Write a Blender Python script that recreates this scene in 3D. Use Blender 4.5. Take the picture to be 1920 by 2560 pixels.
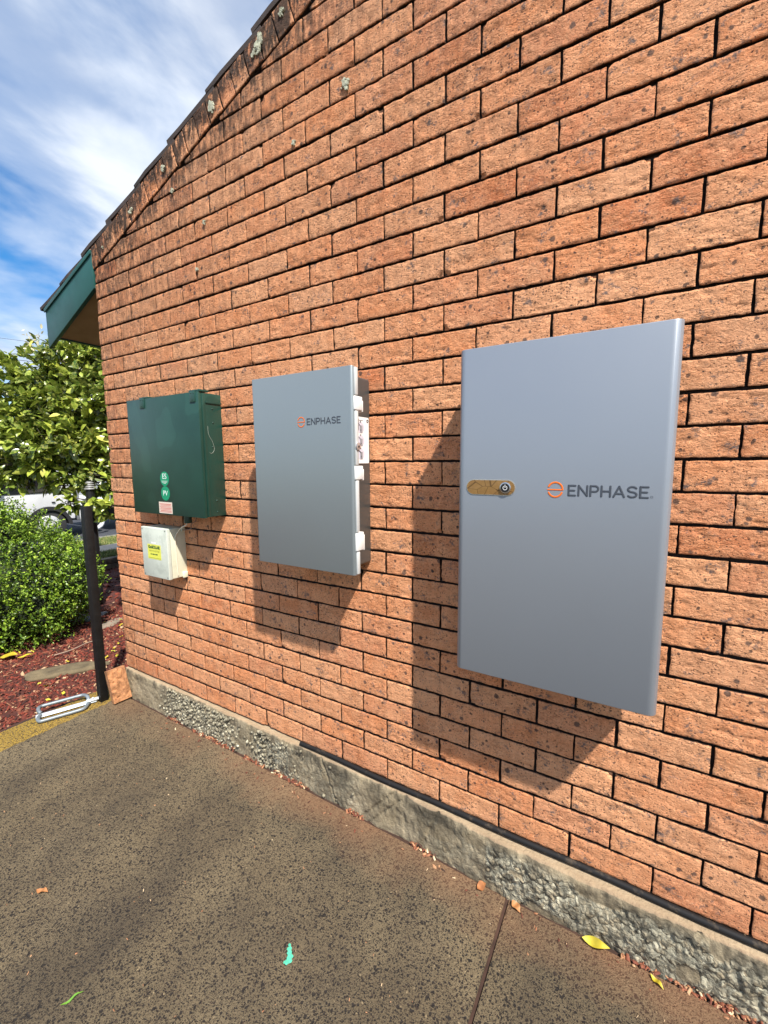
import bpy, bmesh, math, random
import numpy as np
from mathutils import Vector, Matrix
random.seed(7); RNG = np.random.default_rng(11)
for o in list(bpy.data.objects): bpy.data.objects.remove(o)
S = bpy.context.scene
R = math.radians

# ------------------------------------------------------------ camera, light, exposure
cd = bpy.data.cameras.new('camera'); cam = bpy.data.objects.new('camera', cd)
S.collection.objects.link(cam); S.camera = cam
cd.sensor_fit = 'VERTICAL'; cd.sensor_height = 36; cd.sensor_width = 27
cd.lens = 1058.5/2560*36; cd.clip_start = 0.02; cd.clip_end = 2000
yaw, pit, roll = 0.5395, -0.1184, -0.0071
F = Vector((-math.sin(yaw)*math.cos(pit), math.cos(yaw)*math.cos(pit), math.sin(pit)))
Rt = Vector((math.cos(yaw), math.sin(yaw), 0)); Up = Rt.cross(F)
Rt, Up = Rt*math.cos(roll)+Up*math.sin(roll), Up*math.cos(roll)-Rt*math.sin(roll)
cam.matrix_world = Matrix(((Rt.x, Up.x, -F.x, -0.3464), (Rt.y, Up.y, -F.y, -1.4366), (Rt.z, Up.z, -F.z, 1.3530), (0, 0, 0, 1)))

SUN = Vector((1.42, -1.0, 2.52)).normalized()
ld = bpy.data.lights.new('sun', 'SUN'); ld.energy = 4.4; ld.angle = R(1.3); ld.color = (1.0, 0.94, 0.86)
lo = bpy.data.objects.new('sun', ld); S.collection.objects.link(lo)
lo.rotation_euler = SUN.to_track_quat('Z', 'Y').to_euler()
S.view_settings.view_transform = 'Standard'; S.view_settings.look = 'None'
S.view_settings.gamma = 1; S.view_settings.use_curve_mapping = False
S.view_settings.exposure = 0.92

W = bpy.data.worlds.new('World'); S.world = W; W.use_nodes = True
nt = W.node_tree; nt.nodes.clear()
def N(t, ty, **k):
    n = t.nodes.new(ty)
    for a, v in k.items():
        if a.startswith('i_'):
            key = a[2:]; key = int(key) if key.isdigit() else key.replace('_', ' ')
            n.inputs[key].default_value = v
        else: setattr(n, a, v)
    return n
def L(t, a, b): t.links.new(a, b)
def ramp(t, src, stops, interp='LINEAR'):
    r = t.nodes.new('ShaderNodeValToRGB'); r.color_ramp.interpolation = interp
    e = r.color_ramp.elements
    while len(e) > len(stops): e.remove(e[-1])
    while len(e) < len(stops): e.new(0.5)
    for el, (p, c) in zip(e, stops):
        el.position = p; el.color = (c, c, c, 1) if isinstance(c, (int, float)) else tuple(c)+(1,)
    if src is not None: t.links.new(src, r.inputs[0])
    return r.outputs[0]
def math_(t, op, a, b=None, c=None, clamp=False):
    n = t.nodes.new('ShaderNodeMath'); n.operation = op; n.use_clamp = clamp
    for i, v in enumerate((a, b, c)):
        if v is None: continue
        if isinstance(v, (int, float)): n.inputs[i].default_value = v
        else: t.links.new(v, n.inputs[i])
    return n.outputs[0]
def mix(t, fac, a, b, mode='MIX'):
    n = t.nodes.new('ShaderNodeMix'); n.data_type = 'RGBA'; n.blend_type = mode
    for s, v in ((n.inputs[0], fac), (n.inputs[6], a), (n.inputs[7], b)):
        if isinstance(v, (int, float)): s.default_value = v
        elif isinstance(v, tuple): s.default_value = v if len(v) == 4 else v+(1,)
        else: t.links.new(v, s)
    return n.outputs[2]
def noise(t, vec, scale, detail=4, rough=.55, dist=0):
    n = N(t, 'ShaderNodeTexNoise', i_Scale=scale, i_Detail=detail, i_Roughness=rough, i_Distortion=dist)
    if vec is not None: L(t, vec, n.inputs['Vector'])
    return n.outputs['Fac']
def mapping(t, vec, scale=(1, 1, 1), loc=(0, 0, 0), rot=(0, 0, 0)):
    n = N(t, 'ShaderNodeMapping'); n.inputs['Scale'].default_value = scale
    n.inputs['Location'].default_value = loc; n.inputs['Rotation'].default_value = rot
    L(t, vec, n.inputs['Vector']); return n.outputs[0]

sky = N(nt, 'ShaderNodeTexSky', sky_type='NISHITA', sun_disc=False)
sky.sun_elevation = math.asin(SUN.z); sky.sun_rotation = math.atan2(SUN.x, SUN.y)
sky.air_density = 1.0; sky.dust_density = 0.3; sky.ozone_density = 3.0
tc = N(nt, 'ShaderNodeTexCoord')
sep = N(nt, 'ShaderNodeSeparateXYZ'); L(nt, tc.outputs['Generated'], sep.inputs[0])
zz = math_(nt, 'ADD', math_(nt, 'MAXIMUM', sep.outputs['Z'], 0.0), 0.22)
cx_ = math_(nt, 'DIVIDE', sep.outputs['X'], zz); cy_ = math_(nt, 'DIVIDE', sep.outputs['Y'], zz)
cmb = N(nt, 'ShaderNodeCombineXYZ'); L(nt, cx_, cmb.inputs[0]); L(nt, cy_, cmb.inputs[1])
cv = mapping(nt, cmb.outputs[0], (1.0, 0.72, 1), (5.3, 1.7, 0), (0, 0, R(-32)))
c1 = noise(nt, cv, 1.0, 5, .5, .4)
c2 = noise(nt, mapping(nt, cmb.outputs[0], (1.3, .95, 1), (2, 8, 0), (0, 0, R(-40))), 2.6, 6, .55, .2)
cm = math_(nt, 'ADD', math_(nt, 'MULTIPLY', c1, .8), math_(nt, 'MULTIPLY', c2, .2))
cmask = ramp(nt, cm, [(0.40, 0), (0.48, .5), (0.56, 1)], 'EASE')
hs = N(nt, 'ShaderNodeHueSaturation', i_Saturation=1.38, i_Value=.66); L(nt, sky.outputs[0], hs.inputs['Color'])
skyc = mix(nt, math_(nt, 'MULTIPLY', cmask, .92), hs.outputs[0], mix(nt, ramp(nt, c2, [(.38, 0), (.62, 1)]), (2.3, 2.75, 3.5, 1), (3.75, 3.95, 4.2, 1)))
bg = N(nt, 'ShaderNodeBackground', i_Strength=0.15); L(nt, skyc, bg.inputs[0])
wo = N(nt, 'ShaderNodeOutputWorld'); L(nt, bg.outputs[0], wo.inputs[0])

# ------------------------------------------------------------ helpers
def wloc(o):
    v = Vector((0, 0, 0))
    while o is not None: v += o.location; o = o.parent
    return v
def tag(o, label=None, cat=None, group=None, kind=None):
    if label: o['label'] = label
    if cat: o['category'] = cat
    if group: o['group'] = group
    if kind: o['kind'] = kind
    return o
def thing(name, loc, label, cat, group=None):
    o = bpy.data.objects.new(name, None); o.location = loc; o.empty_display_size = .05
    S.collection.objects.link(o); return tag(o, label, cat, group)
def obj(name, me, mat, parent=None, smooth=None, origin=None):
    """me holds world coordinates; move them into the parent's frame (or to origin)"""
    base = wloc(parent) if parent else Vector(origin or (0, 0, 0))
    if base.length: me.transform(Matrix.Translation(-base))
    o = bpy.data.objects.new(name, me); S.collection.objects.link(o)
    if parent: o.parent = parent
    else: o.location = base
    if mat:
        for m in (mat if isinstance(mat, (list, tuple)) else [mat]): me.materials.append(m)
    if smooth is not None:
        me.polygons.foreach_set('use_smooth', [True]*len(me.polygons))
        if smooth < 180: me.set_sharp_from_angle(angle=R(smooth))
    return o
def npmesh(name, V, Fq, attrs=None):
    me = bpy.data.meshes.new(name)
    V = np.asarray(V, np.float32); Fq = np.asarray(Fq, np.int32)
    n = Fq.shape[1]
    me.vertices.add(len(V)); me.vertices.foreach_set('co', V.ravel())
    me.loops.add(Fq.size); me.loops.foreach_set('vertex_index', Fq.ravel())
    me.polygons.add(len(Fq)); me.polygons.foreach_set('loop_start', np.arange(0, Fq.size, n, dtype=np.int32))
    for k, a in (attrs or {}).items():
        a = np.asarray(a, np.float32)
        at = me.attributes.new(k, 'FLOAT' if a.ndim == 1 else 'FLOAT_VECTOR', 'POINT')
        at.data.foreach_set('value' if a.ndim == 1 else 'vector', a.ravel())
    me.update(calc_edges=True); me.validate(); return me
class MB:
    """collects shapes into one mesh"""
    def __init__(s): s.bm = bmesh.new()
    def _fin(s, g, M=None, bev=0, seg=2):
        vs = [e for e in g if isinstance(e, bmesh.types.BMVert)]
        if M is not None: bmesh.ops.transform(s.bm, matrix=M, verts=vs)
        if bev:
            ed = list({e for v in vs for e in v.link_edges})
            bmesh.ops.bevel(s.bm, geom=ed, offset=bev, segments=seg, affect='EDGES', profile=.5, clamp_overlap=True)
        return s
    def box(s, x0, x1, y0, y1, z0, z1, bev=0, seg=2, M=None):
        g = bmesh.ops.create_cube(s.bm, size=1)['verts']
        T = Matrix.Translation(((x0+x1)/2, (y0+y1)/2, (z0+z1)/2)) @ Matrix.Diagonal((abs(x1-x0), abs(y1-y0), abs(z1-z0), 1))
        return s._fin(g, (M @ T) if M is not None else T, bev, seg)
    def cyl(s, p, q, r, r2=None, n=20, bev=0):
        p = Vector(p); q = Vector(q); d = q-p
        g = bmesh.ops.create_cone(s.bm, cap_ends=True, segments=n, radius1=r, radius2=r if r2 is None else r2, depth=d.length)['verts']
        M = Matrix.Translation((p+q)/2) @ d.to_track_quat('Z', 'Y').to_matrix().to_4x4()
        return s._fin(g, M, bev)
    def ball(s, p, r, sc=(1, 1, 1), n=10):
        g = bmesh.ops.create_uvsphere(s.bm, u_segments=n*2, v_segments=n, radius=r)['verts']
        return s._fin(g, Matrix.Translation(p) @ Matrix.Diagonal(tuple(sc)+(1,)))
    def prism(s, pts, axis, a, b, bev=0, seg=2):
        """polygon pts in the two other axes, extruded along axis from a to b"""
        def P(u, v, w): return {0: (w, u, v), 1: (u, w, v), 2: (u, v, w)}[axis]
        A = [s.bm.verts.new(P(u, v, a)) for u, v in pts]; B = [s.bm.verts.new(P(u, v, b)) for u, v in pts]
        fs = [s.bm.faces.new(A), s.bm.faces.new(B[::-1])]
        n = len(pts)
        for i in range(n): fs.append(s.bm.faces.new((A[i], B[i], B[(i+1) % n], A[(i+1) % n])))
        bmesh.ops.recalc_face_normals(s.bm, faces=fs)
        if bev:
            ed = list({e for v in A+B for e in v.link_edges})
            bmesh.ops.bevel(s.bm, geom=ed, offset=bev, segments=seg, affect='EDGES', profile=.5, clamp_overlap=True)
        return s
    def tube(s, path, r, n=10, flat=None, caps=True):
        """swept tube; flat=(axis, factor) squashes the section along a world axis. r may be a list"""
        P = [Vector(p) for p in path]; m = len(P)
        rr = r if isinstance(r, (list, tuple)) else [r]*m
        rings = []; up = None
        for i, p in enumerate(P):
            t = (P[min(i+1, m-1)]-P[max(i-1, 0)]).normalized()
            if up is None:
                up = Vector((0, 0, 1)) if abs(t.z) < .9 else Vector((0, 1, 0))
            a = t.cross(up).normalized(); b = a.cross(t).normalized(); up = b
            ring = []
            for k in range(n):
                th = 2*math.pi*k/n; d = (a*math.cos(th)+b*math.sin(th))*rr[i]
                if flat: d[flat[0]] *= flat[1]
                ring.append(s.bm.verts.new(p+d))
            rings.append(ring)
        for A, B in zip(rings[:-1], rings[1:]):
            for k in range(n): s.bm.faces.new((A[k], A[(k+1) % n], B[(k+1) % n], B[k]))
        if caps:
            s.bm.faces.new(rings[0][::-1]); s.bm.faces.new(rings[-1])
        return s
    def build(s, name, mat, parent=None, smooth=35, origin=None):
        me = bpy.data.meshes.new(name); s.bm.normal_update(); s.bm.to_mesh(me); s.bm.free()
        return obj(name, me, mat, parent, smooth, origin)
def box(name, x0, x1, y0, y1, z0, z1, mat, parent=None, bev=0, seg=2, **k):
    return MB().box(x0, x1, y0, y1, z0, z1, bev, seg).build(name, mat, parent, **k)
def arc(cx, cz, r, a0, a1, n=16): return [(cx+r*math.cos(R(a0+(a1-a0)*i/n)), cz+r*math.sin(R(a0+(a1-a0)*i/n))) for i in range(n+1)]
def smooth_path(P, n=6):
    P = [Vector(p) for p in P]; out = []
    for i in range(len(P)-1):
        p0 = P[max(i-1, 0)]; p1 = P[i]; p2 = P[i+1]; p3 = P[min(i+2, len(P)-1)]
        for k in range(n):
            t = k/n
            out.append(.5*((2*p1)+(-p0+p2)*t+(2*p0-5*p1+4*p2-p3)*t*t+(-p0+3*p1-3*p2+p3)*t**3))
    out.append(P[-1]); return out
# numpy value noise
def vn(x, y, seed=0):
    xi = np.floor(x).astype(np.int64); yi = np.floor(y).astype(np.int64); fx = x-xi; fy = y-yi
    def h(a, b):
        n = (a*374761393+b*668265263+seed*1442695041) & 0xffffffff
        n = ((n ^ (n >> 13))*1274126177) & 0xffffffff
        return ((n ^ (n >> 16)) & 0xffff)/65535.0
    u = fx*fx*(3-2*fx); v = fy*fy*(3-2*fy)
    return (h(xi, yi)*(1-u)+h(xi+1, yi)*u)*(1-v)+(h(xi, yi+1)*(1-u)+h(xi+1, yi+1)*u)*v
def fbm(x, y, seed=0, o=4):
    s = 0; a = .5; t = 0
    for i in range(o):
        s = s+a*vn(x*2**i, y*2**i, seed+i*17); t += a; a *= .5
    return s/t

# ------------------------------------------------------------ materials
def newmat(name):
    m = bpy.data.materials.new(name); m.use_nodes = True; t = m.node_tree
    return m, t, t.nodes['Principled BSDF']
def plain(name, col, rough=.5, metal=0, var=.12, nscale=8, bump=0, bscale=200, coat=0, dirt=None, spec=.5):
    m, t, b = newmat(name)
    g = N(t, 'ShaderNodeNewGeometry').outputs['Position']
    n = noise(t, g, nscale, 5, .6)
    lo_ = tuple(c*(1-var) for c in col); hi = tuple(min(1, c*(1+var)) for c in col)
    c = mix(t, ramp(t, n, [(.3, 0), (.7, 1)]), lo_, hi)
    if dirt:
        d = noise(t, g, dirt[1], 6, .7)
        c = mix(t, ramp(t, d, [(dirt[2], 0), (dirt[2]+.12, dirt[3])]), c, dirt[0])
    L(t, c, b.inputs['Base Color'])
    b.inputs['Roughness'].default_value = rough; b.inputs['Metallic'].default_value = metal
    b.inputs['Coat Weight'].default_value = coat; b.inputs['Coat Roughness'].default_value = .15
    b.inputs['Specular IOR Level'].default_value = spec
    L(t, math_(t, 'ADD', math_(t, 'MULTIPLY', noise(t, g, nscale*3, 3), .16), rough-.08), b.inputs['Roughness'])
    if bump:
        bp = N(t, 'ShaderNodeBump', i_Strength=.6, i_Distance=bump); L(t, noise(t, g, bscale, 3), bp.inputs['Height'])
        L(t, bp.outputs[0], b.inputs['Normal'])
    return m

# brick: per-brick hue (attribute rnd), weathering (attribute dirt), iron specks, grey smudges, drag marks
def brick_material():
    m, t, b = newmat('rustic_brick')
    pos = N(t, 'ShaderNodeNewGeometry').outputs['Position']
    rnd = N(t, 'ShaderNodeAttribute', attribute_name='rnd').outputs['Fac']
    dirt = N(t, 'ShaderNodeAttribute', attribute_name='dirt').outputs['Fac']
    off = N(t, 'ShaderNodeCombineXYZ'); L(t, math_(t, 'MULTIPLY', rnd, 37.0), off.inputs[0]); L(t, math_(t, 'MULTIPLY', rnd, 91.0), off.inputs[2])
    va = N(t, 'ShaderNodeVectorMath', operation='ADD'); L(t, pos, va.inputs[0]); L(t, off.outputs[0], va.inputs[1])
    p = va.outputs[0]
    base = ramp(t, rnd, [(0, (.70, .255, .105)), (.22, (.78, .32, .145)), (.45, (.82, .385, .19)), (.6, (.74, .35, .18)), (.78, (.77, .28, .11)), (.9, (.72, .30, .15)), (1, (.60, .17, .055))])
    n1 = noise(t, p, 14, 5, .6)
    base = mix(t, ramp(t, n1, [(.35, 0), (.65, .55)]), base, (.84, .42, .22))
    n2 = noise(t, mapping(t, p, (1, 1, 1), (4, 4, 4)), 9, 4, .6)
    base = mix(t, ramp(t, n2, [(.52, 0), (.68, .5)]), base, (.60, .21, .075))
    # fine mottling
    n3 = noise(t, mapping(t, p, (1, 1, 1.25)), 150, 5, .78, .6)
    rough_zone = ramp(t, noise(t, p, 16, 3, .6), [(.38, .35), (.6, 1)])
    base = mix(t, math_(t, 'MULTIPLY', ramp(t, n3, [(.385, 1), (.43, 0)]), rough_zone), base, (.085, .035, .022))
    base = mix(t, ramp(t, n3, [(.54, 0), (.68, .6)]), base, (.95, .58, .32))
    # iron specks, two sizes
    for sc, th, fr, col in ((120, .36, .52, (.05, .028, .022)), (60, .32, .58, (.045, .035, .032)), (34, .26, .74, (.06, .052, .05))):
        wv = N(t, 'ShaderNodeVectorMath', operation='ADD'); L(t, p, wv.inputs[0])
        nn = N(t, 'ShaderNodeTexNoise', i_Scale=150.0, i_Detail=2.0); L(t, p, nn.inputs['Vector'])
        sc_ = N(t, 'ShaderNodeVectorMath', operation='SCALE'); L(t, nn.outputs['Color'], sc_.inputs[0]); sc_.inputs['Scale'].default_value = .006
        L(t, sc_.outputs[0], wv.inputs[1])
        v = N(t, 'ShaderNodeTexVoronoi', i_Scale=float(sc)); L(t, wv.outputs[0], v.inputs['Vector'])
        cell = N(t, 'ShaderNodeSeparateColor'); L(t, v.outputs['Color'], cell.inputs[0])
        pick = math_(t, 'GREATER_THAN', cell.outputs[0], fr)
        size = math_(t, 'MULTIPLY', cell.outputs[1], th)
        s = math_(t, 'MULTIPLY', ramp(t, math_(t, 'SUBTRACT', v.outputs['Distance'], size), [(0, 1), (.09, 0)]), pick)
        base = mix(t, math_(t, 'MULTIPLY', s, .8), base, col)
    # blue-grey burnt smudges
    n4 = noise(t, mapping(t, p, (1, 1, 1.2), (9, 2, 7)), 17, 5, .72)
    n5 = noise(t, mapping(t, p, (1, 1, 1), (1, 2, 3)), 75, 3, .7)
    sm = math_(t, 'MULTIPLY', ramp(t, n4, [(.55, 0), (.64, 1)]), ramp(t, n5, [(.44, 0), (.54, .9)]))
    base = mix(t, sm, base, (.155, .125, .115))
    # weathering
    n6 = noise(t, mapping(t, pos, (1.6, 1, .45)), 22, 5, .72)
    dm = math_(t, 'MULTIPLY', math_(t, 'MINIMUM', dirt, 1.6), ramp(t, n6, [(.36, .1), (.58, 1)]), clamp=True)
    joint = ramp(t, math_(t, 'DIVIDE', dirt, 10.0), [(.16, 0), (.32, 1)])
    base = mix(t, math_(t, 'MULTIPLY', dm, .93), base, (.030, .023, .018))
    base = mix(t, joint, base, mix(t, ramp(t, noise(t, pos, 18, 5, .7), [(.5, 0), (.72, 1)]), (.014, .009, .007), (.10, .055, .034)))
    L(t, base, b.inputs['Base Color'])
    b.inputs['Roughness'].default_value = .85; b.inputs['Specular IOR Level'].default_value = .25
    # relief: wavy horizontal tears, drag lines, grain
    tear = noise(t, mapping(t, p, (.75, 1, 1.5)), 60, 4, .65, 1.0)
    zone = ramp(t, noise(t, mapping(t, p, (1, 1, 1), (7, 7, 7)), 13, 3), [(.40, .25), (.62, 1)])
    drag = noise(t, mapping(t, p, (9, 1, .35)), 40, 3, .6)
    grain = noise(t, p, 260, 4, .75)
    h = math_(t, 'ADD', math_(t, 'MULTIPLY', math_(t, 'MULTIPLY', ramp(t, tear, [(.38, 0), (.5, .8), (.7, 1)]), zone), 1.0),
              math_(t, 'ADD', math_(t, 'MULTIPLY', drag, .22), math_(t, 'ADD', math_(t, 'MULTIPLY', grain, .6), math_(t, 'MULTIPLY', n3, .9))))
    bp = N(t, 'ShaderNodeBump', i_Strength=.9, i_Distance=.0042); L(t, h, bp.inputs['Height']); L(t, bp.outputs[0], b.inputs['Normal'])
    return m
M_BRICK = brick_material()
M_MORTAR = plain('raked_mortar', (.022, .013, .010), .95, nscale=40, var=.4, bump=.002)
M_ROOF = plain('weathered_roof_tile', (.05, .035, .03), .9, nscale=12, var=.5, bump=.003, dirt=((.012, .011, .01), 6, .5, .8))
M_GREEN_TRIM = plain('dark_green_trim_paint', (.010, .075, .064), .45, var=.18, nscale=5)
M_SOFFIT = plain('soffit_board', (.34, .27, .18), .8, var=.15)
M_LICHEN = plain('pale_lichen', (.42, .43, .32), .95, var=.45, nscale=120, bump=.003, dirt=((.14, .09, .06), 110, .56, .9))

def footing_material():
    m, t, b = newmat('rough_footing_concrete')
    p = N(t, 'ShaderNodeNewGeometry').outputs['Position']
    c = mix(t, ramp(t, noise(t, p, 7, 6, .65), [(.35, 0), (.65, 1)]), (.22, .175, .105), (.42, .345, .225))
    peb = N(t, 'ShaderNodeAttribute', attribute_name='peb').outputs['Fac']
    fw = N(t, 'ShaderNodeTexNoise', i_Scale=45.0, i_Detail=4.0); L(t, p, fw.inputs['Vector'])
    fs_ = N(t, 'ShaderNodeVectorMath', operation='SCALE'); L(t, fw.outputs['Color'], fs_.inputs[0]); fs_.inputs['Scale'].default_value = .035
    fa = N(t, 'ShaderNodeVectorMath', operation='ADD'); L(t, p, fa.inputs[0]); L(t, fs_.outputs[0], fa.inputs[1])
    v = N(t, 'ShaderNodeTexVoronoi', i_Scale=58.0); L(t, fa.outputs[0], v.inputs['Vector'])
    gap = ramp(t, v.outputs['Distance'], [(.36, 0), (.56, 1)])
    c = mix(t, math_(t, 'MULTIPLY', gap, peb), c, (.035, .03, .02))
    hsv = N(t, 'ShaderNodeSeparateColor'); L(t, v.outputs['Color'], hsv.inputs[0])
    c = mix(t, math_(t, 'MULTIPLY', math_(t, 'MULTIPLY', hsv.outputs[0], peb), .7), c, (.66, .62, .46))
    st = N(t, 'ShaderNodeAttribute', attribute_name='dirt').outputs['Fac']
    d = math_(t, 'MULTIPLY', ramp(t, noise(t, mapping(t, p, (1, 1, .35)), 12, 5, .7), [(.38, 0), (.6, 1)]), st)
    c = mix(t, math_(t, 'MULTIPLY', d, .85), c, (.045, .038, .026))
    sz = N(t, 'ShaderNodeSeparateXYZ'); L(t, p, sz.inputs[0])
    c = mix(t, ramp(t, math_(t, 'ADD', sz.outputs['Z'], math_(t, 'MULTIPLY', noise(t, p, 30, 4), .02)), [(-.02+.0, 0), (.004, .6)]) if False else math_(t, 'MULTIPLY', math_(t, 'GREATER_THAN', sz.outputs['Z'], -.014), .45), c, (.42, .29, .18))
    L(t, c, b.inputs['Base Color']); b.inputs['Roughness'].default_value = .92
    h = math_(t, 'ADD', math_(t, 'MULTIPLY', math_(t, 'MULTIPLY', math_(t, 'SUBTRACT', 1, v.outputs['Distance']), peb), 1.0), math_(t, 'MULTIPLY', noise(t, p, 90, 5, .7), .8))
    bp = N(t, 'ShaderNodeBump', i_Strength=.9, i_Distance=.011); L(t, h, bp.inputs['Height']); L(t, bp.outputs[0], b.inputs['Normal'])
    return m
M_FOOT = footing_material()

def slab_material():
    m, t, b = newmat('exposed_aggregate_concrete')
    p = N(t, 'ShaderNodeNewGeometry').outputs['Position']
    sx = N(t, 'ShaderNodeSeparateXYZ'); L(t, p, sx.inputs[0])
    n0 = noise(t, p, 2.2, 5, .6)
    c = mix(t, ramp(t, n0, [(.35, 0), (.65, 1)]), (.205, .158, .092), (.31, .245, .145))
    c = mix(t, ramp(t, noise(t, p, 160, 3, .7), [(.38, .9), (.48, 0), (.60, .5)]), c, (.06, .048, .030))
    warp = N(t, 'ShaderNodeTexNoise', i_Scale=140.0, i_Detail=3.0); L(t, p, warp.inputs['Vector'])
    ws = N(t, 'ShaderNodeVectorMath', operation='SCALE'); L(t, warp.outputs['Color'], ws.inputs[0]); ws.inputs['Scale'].default_value = .008
    wa = N(t, 'ShaderNodeVectorMath', operation='ADD'); L(t, p, wa.inputs[0]); L(t, ws.outputs[0], wa.inputs[1])
    hh = None
    for sc, fr, th, w in ((135, .40, .46, .95), (260, .36, .50, .9), (80, .80, .40, .95)):
        v = N(t, 'ShaderNodeTexVoronoi', i_Scale=float(sc)); L(t, wa.outputs[0], v.inputs['Vector'])
        s = N(t, 'ShaderNodeSeparateColor'); L(t, v.outputs['Color'], s.inputs[0])
        pick = math_(t, 'GREATER_THAN', s.outputs[0], fr)
        size = math_(t, 'MULTIPLY', math_(t, 'ADD', math_(t, 'MULTIPLY', s.outputs[1], .7), .3), th)
        k = math_(t, 'MULTIPLY', ramp(t, math_(t, 'SUBTRACT', v.outputs['Distance'], size), [(0, 1), (.10, 0)]), pick)
        stone = mix(t, ramp(t, s.outputs[2], [(.80, 0), (.84, 1)]), (.022, .019, .018), (.075, .05, .036))
        c = mix(t, math_(t, 'MULTIPLY', k, w), c, stone)
        hh = k if hh is None else math_(t, 'ADD', hh, k)
    v = N(t, 'ShaderNodeTexVoronoi', i_Scale=70.0); L(t, mapping(t, wa.outputs[0], (1, 1, 1), (3, 3, 3)), v.inputs['Vector'])
    s = N(t, 'ShaderNodeSeparateColor'); L(t, v.outputs['Color'], s.inputs[0])
    k = math_(t, 'MULTIPLY', ramp(t, v.outputs['Distance'], [(.14, 1), (.24, 0)]), math_(t, 'GREATER_THAN', s.outputs[0], .93))
    c = mix(t, k, c, (.40, .31, .18))
    # dark damp stains, warm bounce light from the bricks painted along the wall foot
    dk = noise(t, mapping(t, p, (1, .55, 1), (3.1, 1.2, 0), (0, 0, R(35))), 1.7, 5, .62)
    c = mix(t, ramp(t, dk, [(.38, 0), (.68, .66)]), c, (.035, .030, .026))
    nr = math_(t, 'ADD', sx.outputs['Y'], math_(t, 'MULTIPLY', noise(t, p, 3, 4), .5))
    rx = ramp(t, sx.outputs['X'], [(0, 0), (1, 1)])
    c = mix(t, math_(t, 'MULTIPLY', ramp(t, nr, [(-.06, 0), (.24, .5)]), math_(t, 'ADD', math_(t, 'MULTIPLY', math_(t, 'ADD', sx.outputs['X'], 3.2, clamp=False), .22, clamp=True), .35)), c, (.42, .20, .10))
    # yellow painted margin beside the garden bed
    ed = math_(t, 'ADD', sx.outputs['X'], math_(t, 'MULTIPLY', math_(t, 'SUBTRACT', noise(t, p, 9, 5, .7), .5), .07))
    ym = math_(t, 'LESS_THAN', ed, -3.245)
    wear = ramp(t, noise(t, p, 120, 4, .75), [(.40, 0), (.50, .92)])
    c = mix(t, math_(t, 'MULTIPLY', math_(t, 'MULTIPLY', ym, wear), math_(t, 'SUBTRACT', 1, math_(t, 'MULTIPLY', hh, .8), clamp=True)), c, (.44, .28, .035))
    L(t, c, b.inputs['Base Color']); b.inputs['Roughness'].default_value = .88; b.inputs['Specular IOR Level'].default_value = .3
    h = math_(t, 'ADD', math_(t, 'MULTIPLY', hh, -.5), math_(t, 'MULTIPLY', noise(t, p, 130, 5, .8), 2.2))
    bp = N(t, 'ShaderNodeBump', i_Strength=1.0, i_Distance=.0040); L(t, h, bp.inputs['Height']); L(t, bp.outputs[0], b.inputs['Normal'])
    return m
M_SLAB = slab_material()

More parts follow.
